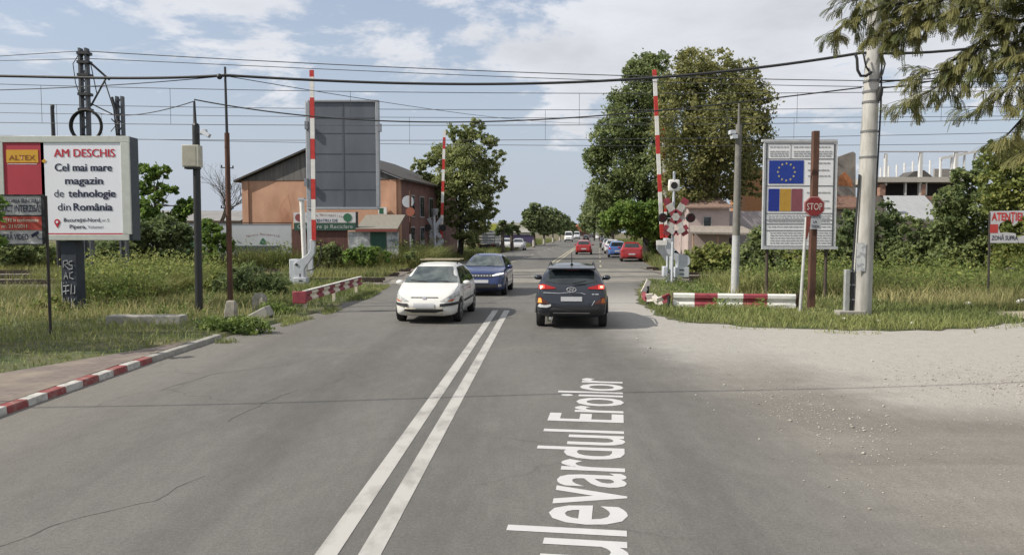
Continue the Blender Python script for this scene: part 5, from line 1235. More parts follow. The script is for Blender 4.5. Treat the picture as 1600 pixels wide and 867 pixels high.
for q in (HL2, mirror(HL2)): decal('headlight', bv, q, 'y', 1, m_lampg, bc, .01)
for s_ in (-1, 1): decal('running_lamp', bv, [(s_*.40, .755), (s_*.80, .83), (s_*.80, .865), (s_*.40, .785)][::s_], 'y', 1, m_drl, bc, .02)
decal('grille', bv, [(-.42, .70), (.42, .70), (.42, .83), (-.42, .83)], 'y', 1, m_plast, bc, .008)
for k in range(-3, 4): decal('grille_bar', bv, [(k*.11-.035, .745), (k*.11+.035, .745), (k*.11+.035, .79), (k*.11-.035, .79)], 'y', 1, m_chrome, bc, .014, 1)
decal('lower_grille', bv, [(-.62, .27), (.62, .27), (.55, .46), (-.55, .46)], 'y', 1, m_plast, bc, .008)
decal('number_plate', bv, [(-.26, .50), (.26, .50), (.26, .61), (-.26, .61)], 'y', 1, m_plate, bc, .016)
for s_ in (-1, 1): decal('fog_lamp', bv, [(s_*.62, .36), (s_*.74, .36), (s_*.74, .45), (s_*.62, .45)][::s_], 'y', 1, m_chrome, bc, .014)
wing_mirrors(bc, mb_p, .86, .75, 1.05)
for s_ in (-1, 1): decal('door_seam', bv, [(-.37, .32), (-.355, .32), (-.355, .98), (-.37, .98)], 'x', s_, m_plast, bc, .003)
# --- dark crossover ahead of us, brake lamps lit
p = G(893, 508.5); hd2 = Vector((.085, 1, 0)).normalized(); c = p+hd2*1.26
mk_p = paint('graphite_car_paint', (.022, .027, .038), .3, .6, .2)
kc, bv, body = car('suv', 'dark_crossover', 'dark grey crossover seen from behind with its brake lamps lit, dented at the rear', 'car', SUV, mk_p, (c.x, c.y, 0), hd2)
decal('rear_window', bv, [(-.63, 1.16), (-.30, 1.12), (.30, 1.12), (.63, 1.16), (.56, 1.41), (.50, 1.44), (-.50, 1.44), (-.56, 1.41)], 'y', -1, m_cglass, kc)
decal('windscreen', bv, [(-.68, 1.14), (.68, 1.14), (.58, 1.45), (-.58, 1.45)], 'y', 1, m_cglass, kc)
side_windows(kc, bv, [[(.85, 1.07), (.25, 1.44), (-.32, 1.46), (-.32, 1.06)], [(-.40, 1.06), (-.40, 1.46), (-1.1, 1.44), (-1.5, 1.14), (-1.45, 1.08)]])
for s_ in (-1, 1):
    tl = decal('tail_light', bv, [(s_*.40, 1.0), (s_*.80, .985), (s_*.82, 1.10), (s_*.72, 1.115), (s_*.40, 1.03)][::-s_], 'y', -1, m_tail, kc, .012)
    decal('lit_lamp', bv, [(s_*.66, 1.0), (s_*.79, 1.0), (s_*.79, 1.085), (s_*.66, 1.075)][::-s_], 'y', -1, m_taillit, tl, .02, 2)
    decal('lamp_core', bv, [(s_*.70, 1.02), (s_*.76, 1.02), (s_*.76, 1.07), (s_*.70, 1.07)][::-s_], 'y', -1, m_tailhot, tl, .026, 2)
    lc = decal('lower_lamp', bv, [(s_*.54, .64), (s_*.84, .63), (s_*.82, .78), (s_*.76, .82), (s_*.70, .76)][::-s_], 'y', -1, pm('bumper_lens', (.10, .03, .02), .2), kc, .012)
    decal('amber_lamp', bv, [(s_*.72, .66), (s_*.82, .66), (s_*.80, .77), (s_*.74, .77)][::-s_], 'y', -1, m_ambhot if s_ < 0 else m_amber, lc, .02, 2)
decal('brake_lamp', bv, [(-.17, 1.455), (.17, 1.455), (.17, 1.485), (-.17, 1.485)], 'y', -1, m_taillit, kc, .016)
decal('bumper', bv, [(-.78, .34), (.78, .34), (.84, .60), (.52, .60), (.46, .56), (-.46, .56), (-.52, .60), (-.84, .60)], 'y', -1, m_plast, kc, .008)
decal('bumper_damage', bv, [(-.84, .555), (-.60, .54), (-.50, .575), (-.50, .625), (-.66, .60), (-.78, .63)], 'y', -1, pm('exposed_white_plastic', (.55, .56, .57), .4), kc, .018)
decal('bumper_trim', bv, [(-.45, .40), (.45, .40), (.45, .425), (-.45, .425)], 'y', -1, m_galv, kc, .016)
decal('number_plate', bv, [(-.26, .70), (.26, .70), (.26, .81), (-.26, .81)], 'y', -1, m_plate, kc, .016)
decal('scrape', bv, [(-.70, .90), (-.3, .885), (-.05, .91), (.24, .895), (.34, .865), (.34, .875), (.25, .905), (-.05, .92), (-.3, .897), (-.68, .915)], 'y', -1, m_lgrey, kc, .01)
decal('scrape', bv, [(.49, .60), (.505, .60), (.575, .72), (.56, .72)], 'y', -1, m_lgrey, kc, .02)
# emblem: slanted H in an oval, and two small badges
def emb(b):
    cy = -2.12
    ring = [Vector((.115*math.cos(R(20*k)), cy, .985+.055*math.sin(R(20*k)))) for k in range(19)]; b.tube(ring, .010, 6, cap=False)
    b.bar((-.05, cy, .95), (-.025, cy, 1.02), .02); b.bar((.025, cy, .95), (.05, cy, 1.02), .02); b.bar((-.035, cy, .98), (.037, cy, .99), .016)
part('emblem', m_chrome, kc, emb)
decal('model_badge', bv, [(.50, .86), (.56, .86), (.56, .885), (.50, .885)], 'y', -1, m_chrome, kc, .012, 1); decal('model_badge', bv, [(.58, .86), (.66, .86), (.66, .885), (.58, .885)], 'y', -1, m_chrome, kc, .012, 1)
def rails(b):
    for s_ in (-1, 1): b.tube([(s_*.57, -1.5, 1.45), (s_*.57, -1.25, 1.555), (s_*.57, -.3, 1.585), (s_*.56, .25, 1.51)], .02, 8)
part('roof_rail', m_plast, kc, rails)
part('antenna', m_black, kc, lambda b: (b.tube([(0, -1.32, 1.55), (0, -1.40, 1.62), (0, -1.55, 1.88)], [.02, .01, .007], 6), b.ball((0, -1.32, 1.56), .04)))
part('rear_wiper', m_plast, kc, lambda b: (b.bar((.02, -2.03, 1.13), (.36, -1.985, 1.19), .03)))
part('spoiler', mk_p, kc, lambda b: b.box((0, -1.66, 1.50), (1.16, .34, .045), M=Matrix.Rotation(R(8), 3, 'X')), .015)
part('exhaust', m_galv, kc, lambda b: b.tube([(-.52, -1.9, .27), (-.52, -2.06, .27)], .035, 10))
part('mudguard', pm('pale_mudguard', (.30, .30, .22), .8), kc, lambda b: b.box((-.56, -1.62, .24), (.10, .03, .22)))
wing_mirrors(kc, mk_p, .87, .72, 1.12)
part('wheel_arch_trim', m_plast, kc, lambda b: [b.tube([(s_*.885, ya+.41*math.cos(R(t)), .345+.41*math.sin(R(t))) for t in range(-5, 190, 15)], .035, 6) for s_ in (-1, 1) for ya in SUV['axles']])
# --- simple cars further off
def far_car(name, label, cat, sp, col, px, py, away=True, group='cars along the far street', lit=False, rearmat=None, off=None, detail=1, wshift=0):
    p = G(px, py); h_ = AX if away else -AX; c = p+h_*(sp['L']/2-.35)*(1 if away else -1)*(1 if away else 1)
    c = p+AX*(sp['L']/2-.35)
    mp = paint(name+'_paint', col, .3, .6)
    t, bv, body = car('far', name, label, cat, sp, mp, (c.x, c.y, 0), h_, group, detail)
    zt = max(z for _, z in sp['top']); zb = interp(sp['belt'], 0)
    van = sp is VAN
    if van:
        decal('windscreen', bv, [(-.82, 1.5), (.82, 1.5), (.70, 2.25), (-.70, 2.25)], 'y', 1, m_cglass, t, cuts=3)
        side_windows(t, bv, [[(1.75, 1.4), (1.2, 2.1), (.6, 2.1), (.6, 1.4)]])
        decal('rear_window', bv, [(-.75, 1.5), (.75, 1.5), (.7, 2.15), (-.7, 2.15)], 'y', -1, m_cglass, t, cuts=3)
        decal('bumper', bv, [(-.9, .35), (.9, .35), (.9, .65), (-.9, .65)], 'y', 1, m_plast, t, cuts=3); decal('grille', bv, [(-.5, .85), (.5, .85), (.5, 1.0), (-.5, 1.0)], 'y', 1, m_plast, t, cuts=3)
        for s_ in (-1, 1): decal('headlight', bv, [(s_*.55, .9), (s_*.88, .9), (s_*.85, 1.15), (s_*.6, 1.1)][::s_], 'y', 1, m_lampg, t, cuts=2)
        wing_mirrors(t, m_plast, 1.0, 1.7, 1.55)
    else:
        decal('windscreen', bv, [(-.66, zb+.13), (.66, zb+.13), (.55, zt-.09), (-.55, zt-.09)], 'y', 1, m_cglass, t, cuts=3)
        decal('rear_window', bv, [(-.6, zb+.12), (.6, zb+.12), (.52, zt-.11), (-.52, zt-.11)], 'y', -1, m_cglass, t, cuts=3)
        side_windows(t, bv, [[(.95, zb+.06), (.30, zt-.11), (-.32, zt-.09), (-.32, zb+.05)], [(-.40, zb+.05), (-.40, zt-.09), (-1.1, zt-.11), (-1.5, zb+.09)]])
        sg_ = -1 if away else 1
        for s_ in (-1, 1):
            if away: decal('tail_light', bv, [(s_*.58, .78), (s_*.80, .78), (s_*.80, .98), (s_*.66, .96)][::-s_], 'y', -1, m_taillit if lit else m_tail, t, .012, 2)
            else: decal('headlight', bv, [(s_*.45, .62), (s_*.78, .66), (s_*.80, .78), (s_*.5, .74)][::s_], 'y', 1, m_lampg, t, .012, 2)
        decal('number_plate', bv, [(-.26, .56), (.26, .56), (.26, .67), (-.26, .67)], 'y', sg_, m_plate, t, .014, 1)
        decal('bumper', bv, [(-.78, .26), (.78, .26), (.8, .42), (-.8, .42)], 'y', sg_, m_plast, t, .008, 2)
        wing_mirrors(t, mp, .86, .78, zb+.07)
    return t
RED = (.32, .018, .02)
far_car('red_hatchback', 'small red car driving away in the lane beyond the crossing', 'car', HATCH, RED, 912, 398, lit=False)
far_car('red_hatchback', 'red hatchback parked at the right kerb, nearest of the parked row', 'car', dict(SUV, bot=HATCH['bot']), (.30, .02, .025), 987, 409)
far_car('blue_car', 'blue car parked just beyond the parked red hatchback', 'car', HATCH, (.07, .14, .36), 964.5, 402.5)
far_car('white_car', 'white car parked beyond the blue one on the right', 'car', CROSS, (.55, .55, .56), 957, 396.5)
far_car('silver_car', 'silver car parked fourth in the row on the right', 'car', HATCH, (.30, .31, .33), 951, 391.5)
far_car('dark_car', 'dark car parked farthest in the row on the right, under the trees', 'car', SUV, (.03, .03, .035), 946, 387)
far_car('white_van', 'white van coming towards us in the far left lane', 'van', VAN, (.62, .62, .62), 888, 378, away=False)
far_car('white_van', 'second pale van half behind the first white van', 'van', VAN, (.48, .50, .52), 901, 374, away=False)
far_car('dark_car', 'dark car ahead of the small red car, far up the street', 'car', HATCH, (.02, .02, .022), 915.5, 375.8)
far_car('dark_car', 'farther dark car near the end of the street', 'car', HATCH, (.03, .025, .03), 924, 371.8)
far_car('white_car', 'white car far up the right side of the street beside the truck', 'car', CROSS, (.6, .6, .6), 935, 374, away=False)
far_car('silver_car', 'silver car parked in the lot on the left behind the two cut trees', 'car', HATCH, (.40, .40, .42), 808, 391.5, away=False)
far_car('white_car', 'white car half hidden by the cut tree trunk on the left', 'car', CROSS, (.58, .58, .58), 789, 391, away=False)
# box truck far right and stake-bed truck on the left
def truck(name, label, px, py, box_col, cab_col, stake=False):
    p = G(px, py); t = thing(name, label, 'truck', (p.x, p.y, 0), math.atan2(-AX.x, AX.y), 'trucks'); BASE[t.name] = Vector()
    mb1 = paint(name+'_box', box_col, .5, .1); mc = paint(name+'_cab', cab_col, .3, .5)
    if stake:
        part('cargo_bed', mb1, t, lambda b: (b.box((0, 2.2, 1.05), (2.2, 4.4, .14)), [b.box((0, .02, 1.32+.36*k), (2.2, .05, .2)) for k in range(4)], [b.box((s_*1.08, 2.2, 1.32+.36*k), (.05, 4.3, .2)) for s_ in (-1, 1) for k in range(4)], [b.box((x, 0, 1.8), (.08, .1, 1.5)) for x in (-1.08, 0, 1.08)], b.box((0, 4.3, 1.8), (2.2, .06, 1.5))))
    else:
        part('cargo_box', mb1, t, lambda b: b.box((0, 2.3, 2.0), (2.3, 4.6, 2.3)), .05)
    part('cab', mc, t, lambda b: b.prism([Vector((-1.0, 4.9, .5)), Vector((-1.0, 6.6, .5)), Vector((-1.0, 6.6, 1.4)), Vector((-1.0, 6.2, 2.3)), Vector((-1.0, 4.9, 2.4))], (2.0, 0, 0)), .06)
    part('windscreen', m_cglass, t, lambda b: b.prism([Vector((-.85, 6.6, 1.45)), Vector((.85, 6.6, 1.45)), Vector((.75, 6.27, 2.2)), Vector((-.75, 6.27, 2.2))], (0, .03, .01)))
    part('chassis', m_plast, t, lambda b: b.box((0, 3, .75), (.9, 6.4, .25)))
    for y in (1.2, 5.6):
        for s_ in (-1, 1): part('wheel', m_tyre, t, lambda b: b.tube([(s_*.72, y, .45), (s_*1.02, y, .45)], .45, 16))
    for s_ in (-1, 1): part('tail_light', m_tail, t, lambda b: b.box((s_*.9, -.02, .85), (.25, .06, .12)))
truck('box_truck', 'white box truck far up the right side of the street', 941, 374.5, (.62, .62, .64), (.06, .08, .2))
truck('stake_truck', 'grey slatted flatbed truck parked on the left under the leafy tree', 759, 394, (.24, .25, .26), (.4, .4, .4), True)
# ------------------------------------------------------------------ vegetation
def quads_at(C, N, size, asp=.6, rng=RNG, jitter=.35):
    """leaf quads centred on C with normals N"""
    n = len(C); N = N/np.maximum(np.linalg.norm(N, axis=1, keepdims=True), 1e-6)
    r = rng.normal(size=(n, 3)); T = np.cross(N, r); T /= np.maximum(np.linalg.norm(T, axis=1, keepdims=True), 1e-6); B = np.cross(N, T)
    s = size*rng.uniform(1-jitter, 1+jitter, (n, 1)); t = T*s*.5; b = B*s*.5*asp
    V = np.stack([C-t, C+b, C+t, C-b], 1).reshape(-1, 3)
    return V, np.arange(4*n).reshape(n, 4)
def foliage(lobes, n_leaf, size, rng, clump=.32, per=26, hollow=.45):
    """lobes: (x,y,z,rx,ry,rz). Leaves hang in clumps spread through the lobes; each clump has its own tone"""
    lob = np.array(lobes); vol = lob[:, 3]*lob[:, 5]; pr = vol/vol.sum()
    nc = max(8, n_leaf//per); idx = rng.choice(len(lob), nc, p=pr); L = lob[idx]
    d = rng.normal(size=(nc, 3)); d /= np.linalg.norm(d, axis=1, keepdims=True); rad = rng.uniform(hollow, 1.08, (nc, 1))**.8
    cc = L[:, :3]+d*rad*L[:, 3:6]
    cs = clump*np.minimum(L[:, 3:4], L[:, 5:6])*rng.uniform(.6, 1.4, (nc, 1)); cs = np.clip(cs, .12, 1.4)
    tone = np.clip(rng.normal(.42, .24, nc), 0, 1)
    C = np.repeat(cc, per, 0)+rng.normal(size=(nc*per, 3))*np.repeat(cs, per, 0)*.5*np.array([1, 1, .75])
    N = rng.normal(size=(nc*per, 3))+np.array([0, 0, .55])+np.repeat(d, per, 0)*.5
    V, Q = quads_at(C, N, size, .62, rng); tn = np.clip(np.repeat(tone, per)+rng.normal(0, .13, nc*per), 0, 1)
    return V, Q, tn, cc
m_bark = pm('bark', (.05, .042, .034), .95, scale=5, detail=8, c2=(.12, .10, .08), stretch=(1, 1, .25), bump=.6)
m_barkd = pm('dark_bark', (.022, .019, .016), .95, scale=5, var=.4, stretch=(1, 1, .3), bump=.5)
m_white_trunk = pm('limewashed_bark', (.40, .38, .34), .9, var=.2)
GREEN = leafmat('dark_green_leaves', (.062, .084, .036), (.155, .180, .072))
BROWNG = leafmat('brown_green_leaves', (.068, .078, .030), (.185, .178, .070))
PALE = leafmat('pale_yellow_green_leaves', (.080, .100, .040), (.205, .220, .090))
YGREEN = leafmat('yellow_green_leaves', (.062, .085, .024), (.190, .195, .062))
BRIGHT = leafmat('bright_leaves', (.040, .075, .016), (.125, .175, .040))
DEEP = leafmat('deep_green_leaves', (.040, .058, .026), (.125, .155, .062))
FAR = leafmat('far_green_leaves', (.062, .084, .040), (.150, .175, .078))
def lobes_px(spec, Y, seed, flat=.9):
    rr = random.Random(seed); out = []
    for s_ in spec:
        x, y, r_ = s_[:3]; dy = s_[3] if len(s_) > 3 else rr.uniform(-.6, .6)*r_*mpp(Y)
        p = A(x, y, Y); R_ = r_*mpp(Y); out.append((p.x, p.y+dy, p.z, R_, R_, R_*flat))
    return out
def tree(name, label, lobes, base, trunk_r, mat, n_leaf, size, seed, group='roadside trees', bark=None, fork=.35, lean=(0, 0), per=26, hollow=.4, cat='tree', clump=.32, nlimb=14, whitefoot=False):
    rng = np.random.default_rng(seed); rr = random.Random(seed); base = Vector((base[0], base[1], 0))
    t = thing(name, label, cat, base, 0, group)
    V, Q, tn, cc = foliage(lobes, n_leaf, size, rng, clump=clump, per=per, hollow=hollow)
    npmesh('crown', V, Q, mat, t, tn)
    top = Vector((np.mean([l[0] for l in lobes]), np.mean([l[1] for l in lobes]), max(l[2] for l in lobes)))
    b = MB(); zf = top.z*fork; mid = base+Vector(((top.x-base.x)*.35, (top.y-base.y)*.35, zf))
    tr = [base-Z*.1, base+Z*.25, base.lerp(mid, .55)+Vector((rr.uniform(-.1, .1), 0, 0)), mid, mid.lerp(top, .45)+Vector((rr.uniform(-.3, .3), 0, 0)), mid.lerp(top, .85)]
    b.tube(tr, [trunk_r*1.35, trunk_r, trunk_r*.88, trunk_r*.78, trunk_r*.45, trunk_r*.12], 10)
    big = sorted(lobes, key=lambda l: -l[3])[:nlimb]
    for l in big:
        e = Vector(l[:3])+Vector((rr.uniform(-.2, .2), rr.uniform(-.2, .2), .2))*l[3]; k = rr.uniform(.0, .75); s_ = mid.lerp(top, k*.5) if e.z > mid.z else mid.lerp(base, .15)
        m1 = s_.lerp(e, .5)+Vector((0, 0, -.12*(e-s_).length+rr.uniform(0, .2)))
        b.tube([s_, m1, e], [trunk_r*.42, trunk_r*.24, trunk_r*.05], 7)
        for _ in range(4):
            q = m1.lerp(e, rr.uniform(.1, .9)); d = Vector((rr.uniform(-1, 1), rr.uniform(-1, 1), rr.uniform(-.3, 1))).normalized()*l[3]*.75
            b.tube([q, q+d*.5+Z*.05, q+d], [trunk_r*.13, trunk_r*.08, trunk_r*.02], 5)
    b.build('trunk', bark or m_bark, t)
    if whitefoot:
        b = MB(); b.tube([base, base+Z*1.1], trunk_r*1.12, 10); b.build('limewash_band', m_white_trunk, t)
    return t
def at(px, py, Y): p = A(px, py, Y); return (p.x, p.y)
# the two big trees on the right
tree('broad_tree', 'big brown-green broadleaf tree rising behind the right crossing signal', lobes_px([(1080, 112, 34), (1125, 104, 30), (1160, 118, 30), (1060, 140, 34), (1110, 150, 50), (1165, 160, 42), (1186, 150, 20), (1190, 190, 18), (1060, 195, 45), (1115, 210, 55), (1168, 215, 42), (1075, 250, 48), (1130, 265, 48), (1172, 260, 30), (1062, 300, 36), (1100, 310, 30), (1185, 290, 18), (1150, 300, 22)], 60, 1),
     at(1082, 410, 60), .33, BROWNG, 44000, .25, 21, clump=.27)
tree('broad_tree', 'tall dark green tree left of the brown-green one, leaning over the street', lobes_px([(1012, 100, 22), (1030, 98, 20), (990, 112, 22), (1005, 140, 34), (975, 160, 26), (1030, 150, 30), (985, 195, 40), (950, 215, 28), (1020, 210, 40), (935, 250, 24), (970, 260, 40), (1015, 270, 40), (925, 245, 16), (945, 300, 28), (990, 310, 36), (1030, 315, 30)], 72, 2),
     at(1011, 402, 72), .36, GREEN, 40000, .28, 22, bark=m_barkd, clump=.27)
tree('broad_tree', 'bright leafy lower tree beneath the tall dark one at the right kerb', lobes_px([(975, 335, 24), (1000, 340, 24), (955, 345, 18), (1022, 345, 20), (1035, 365, 16), (992, 360, 14), (1018, 362, 14), (1030, 385, 14), (1022, 330, 18), (1042, 350, 14), (1045, 375, 12)], 65, 3), at(1030, 405, 65), .2, BRIGHT, 15000, .27, 23)
for k, (x, y, r_, Y, base, lab) in enumerate(((944, 322, 30, 110, 386, 'second street tree on the right, beyond the tall dark tree'), (930, 332, 23, 150, 380, 'third street tree on the right'), (920, 340, 17, 200, 377, 'fourth street tree on the right, small with distance'), (913, 348, 10, 270, 373, 'last street tree visible on the right'))):
    tree('street_tree', lab, lobes_px([(x, y-r_*.5, r_*.8), (x+r_*.5, y, r_*.9), (x-r_*.35, y+r_*.3, r_*.6), (x+r_, y+r_*.4, r_*.8), (x+r_*.3, y+r_*.9, r_*.7)], Y, 40+k), at(x+r_*.5, base, Y), .25, FAR, 7000, .5, 60+k)
# tree beside the far left gate
tree('leafy_tree', 'yellow-green tree with a dark trunk beyond the far left gate', lobes_px([(712, 208, 14), (745, 202, 16), (728, 215, 18), (765, 222, 14), (778, 245, 13), (655, 262, 13), (672, 250, 14), (668, 282, 14), (695, 245, 24), (730, 250, 30), (762, 265, 20), (780, 285, 12), (700, 285, 26), (735, 295, 32), (765, 305, 18), (690, 318, 18), (720, 335, 26), (750, 345, 22), (765, 330, 12), (735, 372, 18), (712, 370, 12)], 66, 4), at(719, 408, 66), .27, PALE, 28000, .25, 24, bark=m_barkd, hollow=.3, clump=.25)
# row on the left side, far down
for k, (x, y, r_, Y, base, lab) in enumerate(((834, 336, 17, 118, 384, 'nearest of the row of round street trees on the far left side'), (850, 341, 16, 140, 381, 'second of the row of round street trees on the far left side'), (864, 340, 15, 165, 379, 'third of the row of round street trees on the far left side'), (875, 345, 13, 190, 377, 'fourth of the row of round street trees on the far left side'), (885, 350, 11, 220, 375, 'fifth of the row of round street trees on the far left side'), (893, 355, 9, 260, 373, 'last of the row of round street trees on the far left side'))):
    tree('street_tree', lab, lobes_px([(x, y-r_*.55, r_*.62), (x-r_*.5, y-.1*r_, r_*.6), (x+r_*.5, y-.1*r_, r_*.6), (x, y+r_*.35, r_*.85), (x-r_*.6, y+r_*.7, r_*.6), (x+r_*.6, y+r_*.7, r_*.65), (x, y+r_*1.25, r_*.55), (x+r_*.7, y+r_*1.3, r_*.45)], Y, 50+k), at(x, base, Y), .2, FAR, 4500, .46, 70+k, fork=.4, whitefoot=True)
# two cut street trees
for k, (x, Y, lab) in enumerate(((786, 88, 'nearer pollarded tree with a tuft of leaves on a bare trunk'), (800.5, 96, 'farther pollarded tree with a tuft of leaves on a bare trunk'))):
    tree('pollard_tree', lab, lobes_px([(x, 351, 6), (x-7, 357, 6), (x+7, 357, 6), (x, 358, 7), (x-9, 364, 4), (x+9, 364, 4)], Y, 90+k), at(x, 394, Y), .24, DEEP, 1400, .30, 90+k, fork=.85, nlimb=5)
# left: small trees and bushes along the far side
tree('ash_tree', 'light green young tree right of the billboard against the sky', lobes_px([(218, 262, 10), (238, 270, 14), (222, 290, 18), (255, 268, 9), (250, 300, 16), (215, 325, 16), (240, 325, 18), (268, 297, 8), (285, 325, 14), (300, 318, 10), (275, 340, 16), (230, 345, 20)], 54, 5), at(240, 400, 54), .12, BRIGHT, 6500, .30, 31, group='bushes and small trees behind the tracks', hollow=.3, fork=.5)
for k, (sp, Y, mat, n, lab, s_) in enumerate((
    ([(225, 362, 22), (255, 360, 24), (285, 365, 20), (240, 385, 24), (275, 388, 24), (210, 385, 20)], 50, DEEP, 7000, 'dark dense bush under the light green young tree', .26),
    ([(325, 350, 10), (335, 362, 15), (322, 375, 16), (345, 380, 16), (330, 392, 16)], 49, BRIGHT, 3000, 'green bush at the foot of the bare tree, behind the rusty pole', .22),
    ([(20, 395, 22), (45, 390, 18), (0, 385, 20), (70, 398, 16), (30, 410, 22)], 48, GREEN, 4500, 'green bush under the left edge of the billboard', .24),
    ([(140, 392, 16), (165, 388, 18), (190, 392, 16), (150, 405, 18), (180, 408, 18)], 47, DEEP, 4200, 'dark bush between the two billboard posts', .24))):
    lb_ = lobes_px(sp, Y, 100+k); tree('bush', lab, lb_, at(sp[0][0], 430, Y), .07, mat, n, s_, 110+k, 'bushes and small trees behind the tracks', cat='bush', fork=.3, nlimb=6)
def bare_tree(px, base, Y, topy, seed):
    rr = random.Random(seed); p = A(px, base, Y); H = A(px, topy, Y).z
    t = thing('bare_tree', 'leafless bare tree standing left of the orange hall', 'tree', (p.x, Y, 0)); b = MB()
    def br(a, d, l, r_, lv):
        m1 = a+d*l*.5+Vector((rr.uniform(-.1, .1), rr.uniform(-.1, .1), .03))*l; e = a+d*l+Vector((0, 0, .06*l))
        b.tube([a, m1, e], [r_, r_*.8, r_*.55], 6 if lv < 3 else 4, cap=False)
        if lv >= 6: return
        for k in range(3 if lv < 4 else 2):
            an = rr.uniform(0, 6.28); sp = rr.uniform(.35, .75); u = d.orthogonal().normalized(); v = d.cross(u)
            nd = (d+(u*math.cos(an)+v*math.sin(an))*sp+Vector((0, 0, .12))).normalized(); br(a+d*l*rr.uniform(.55, 1) if k else e, nd, l*rr.uniform(.62, .8), r_*.58, lv+1)
    br(Vector((p.x, Y, -.1)), Vector((0, 0, 1)), H*.33, .17, 0); b.build('trunk', m_bark, t)
bare_tree(341, 420, 70, 262, 5)
# bushes and trees right of the gate
RB = (([(1090, 405, 20), (1120, 400, 24), (1110, 425, 22), (1080, 425, 16), (1135, 425, 22), (1150, 405, 18)], 44, YGREEN, 6500, 'ragged bush behind the right gate machine', .22),
      ([(1195, 375, 24), (1180, 400, 26), (1210, 410, 28), (1165, 425, 22), (1230, 425, 24)], 43, GREEN, 6500, 'green bush left of and behind the project board', .22),
      ([(1330, 345, 22), (1375, 340, 26), (1350, 370, 32), (1320, 385, 26), (1390, 380, 28), (1360, 405, 30), (1410, 405, 26), (1310, 415, 26), (1395, 350, 20)], 41, DEEP, 9000, 'dark bush behind the concrete utility pole', .22),
      ([(1425, 355, 16), (1440, 380, 22), (1420, 400, 24), (1455, 405, 26), (1435, 425, 22)], 39, GREEN, 5200, 'mid green shrub right of the utility pole below the sheet roof', .20),
      ([(1500, 275, 16), (1480, 310, 22), (1520, 290, 26), (1545, 265, 22), (1500, 345, 36), (1470, 370, 24), (1540, 330, 40), (1510, 390, 38), (1550, 385, 34), (1475, 405, 26), (1520, 425, 26), (1480, 340, 20)], 38, GREEN, 16000, 'tall rounded bush mass left of the warning sign', .21),
      ([(1565, 240, 24), (1595, 235, 26), (1580, 275, 34), (1615, 270, 36), (1570, 310, 30), (1610, 320, 40), (1640, 300, 40), (1600, 365, 36), (1640, 380, 40), (1585, 400, 30), (1625, 420, 30)], 35, YGREEN, 15000, 'sunlit yellow-green tree at the right edge behind the warning sign', .2),
      ([(1680, 300, 50), (1700, 360, 50), (1740, 320, 50), (1680, 410, 40)], 36, GREEN, 5000, 'bush at the far right edge beyond the warning sign', .24),
      ([(1245, 405, 22), (1270, 400, 22), (1290, 410, 22), (1260, 425, 20), (1300, 395, 18)], 42, YGREEN, 5200, 'low bush directly below the project board', .2))
for k, (sp, Y, mat, n, lab, s_) in enumerate(RB):
    tree('bush', lab, lobes_px(sp, Y, 130+k), at(sp[len(sp)//2][0], 450, Y), .09, mat, n, s_, 140+k, 'bushes beyond the right verge', cat='bush', fork=.25, nlimb=8)
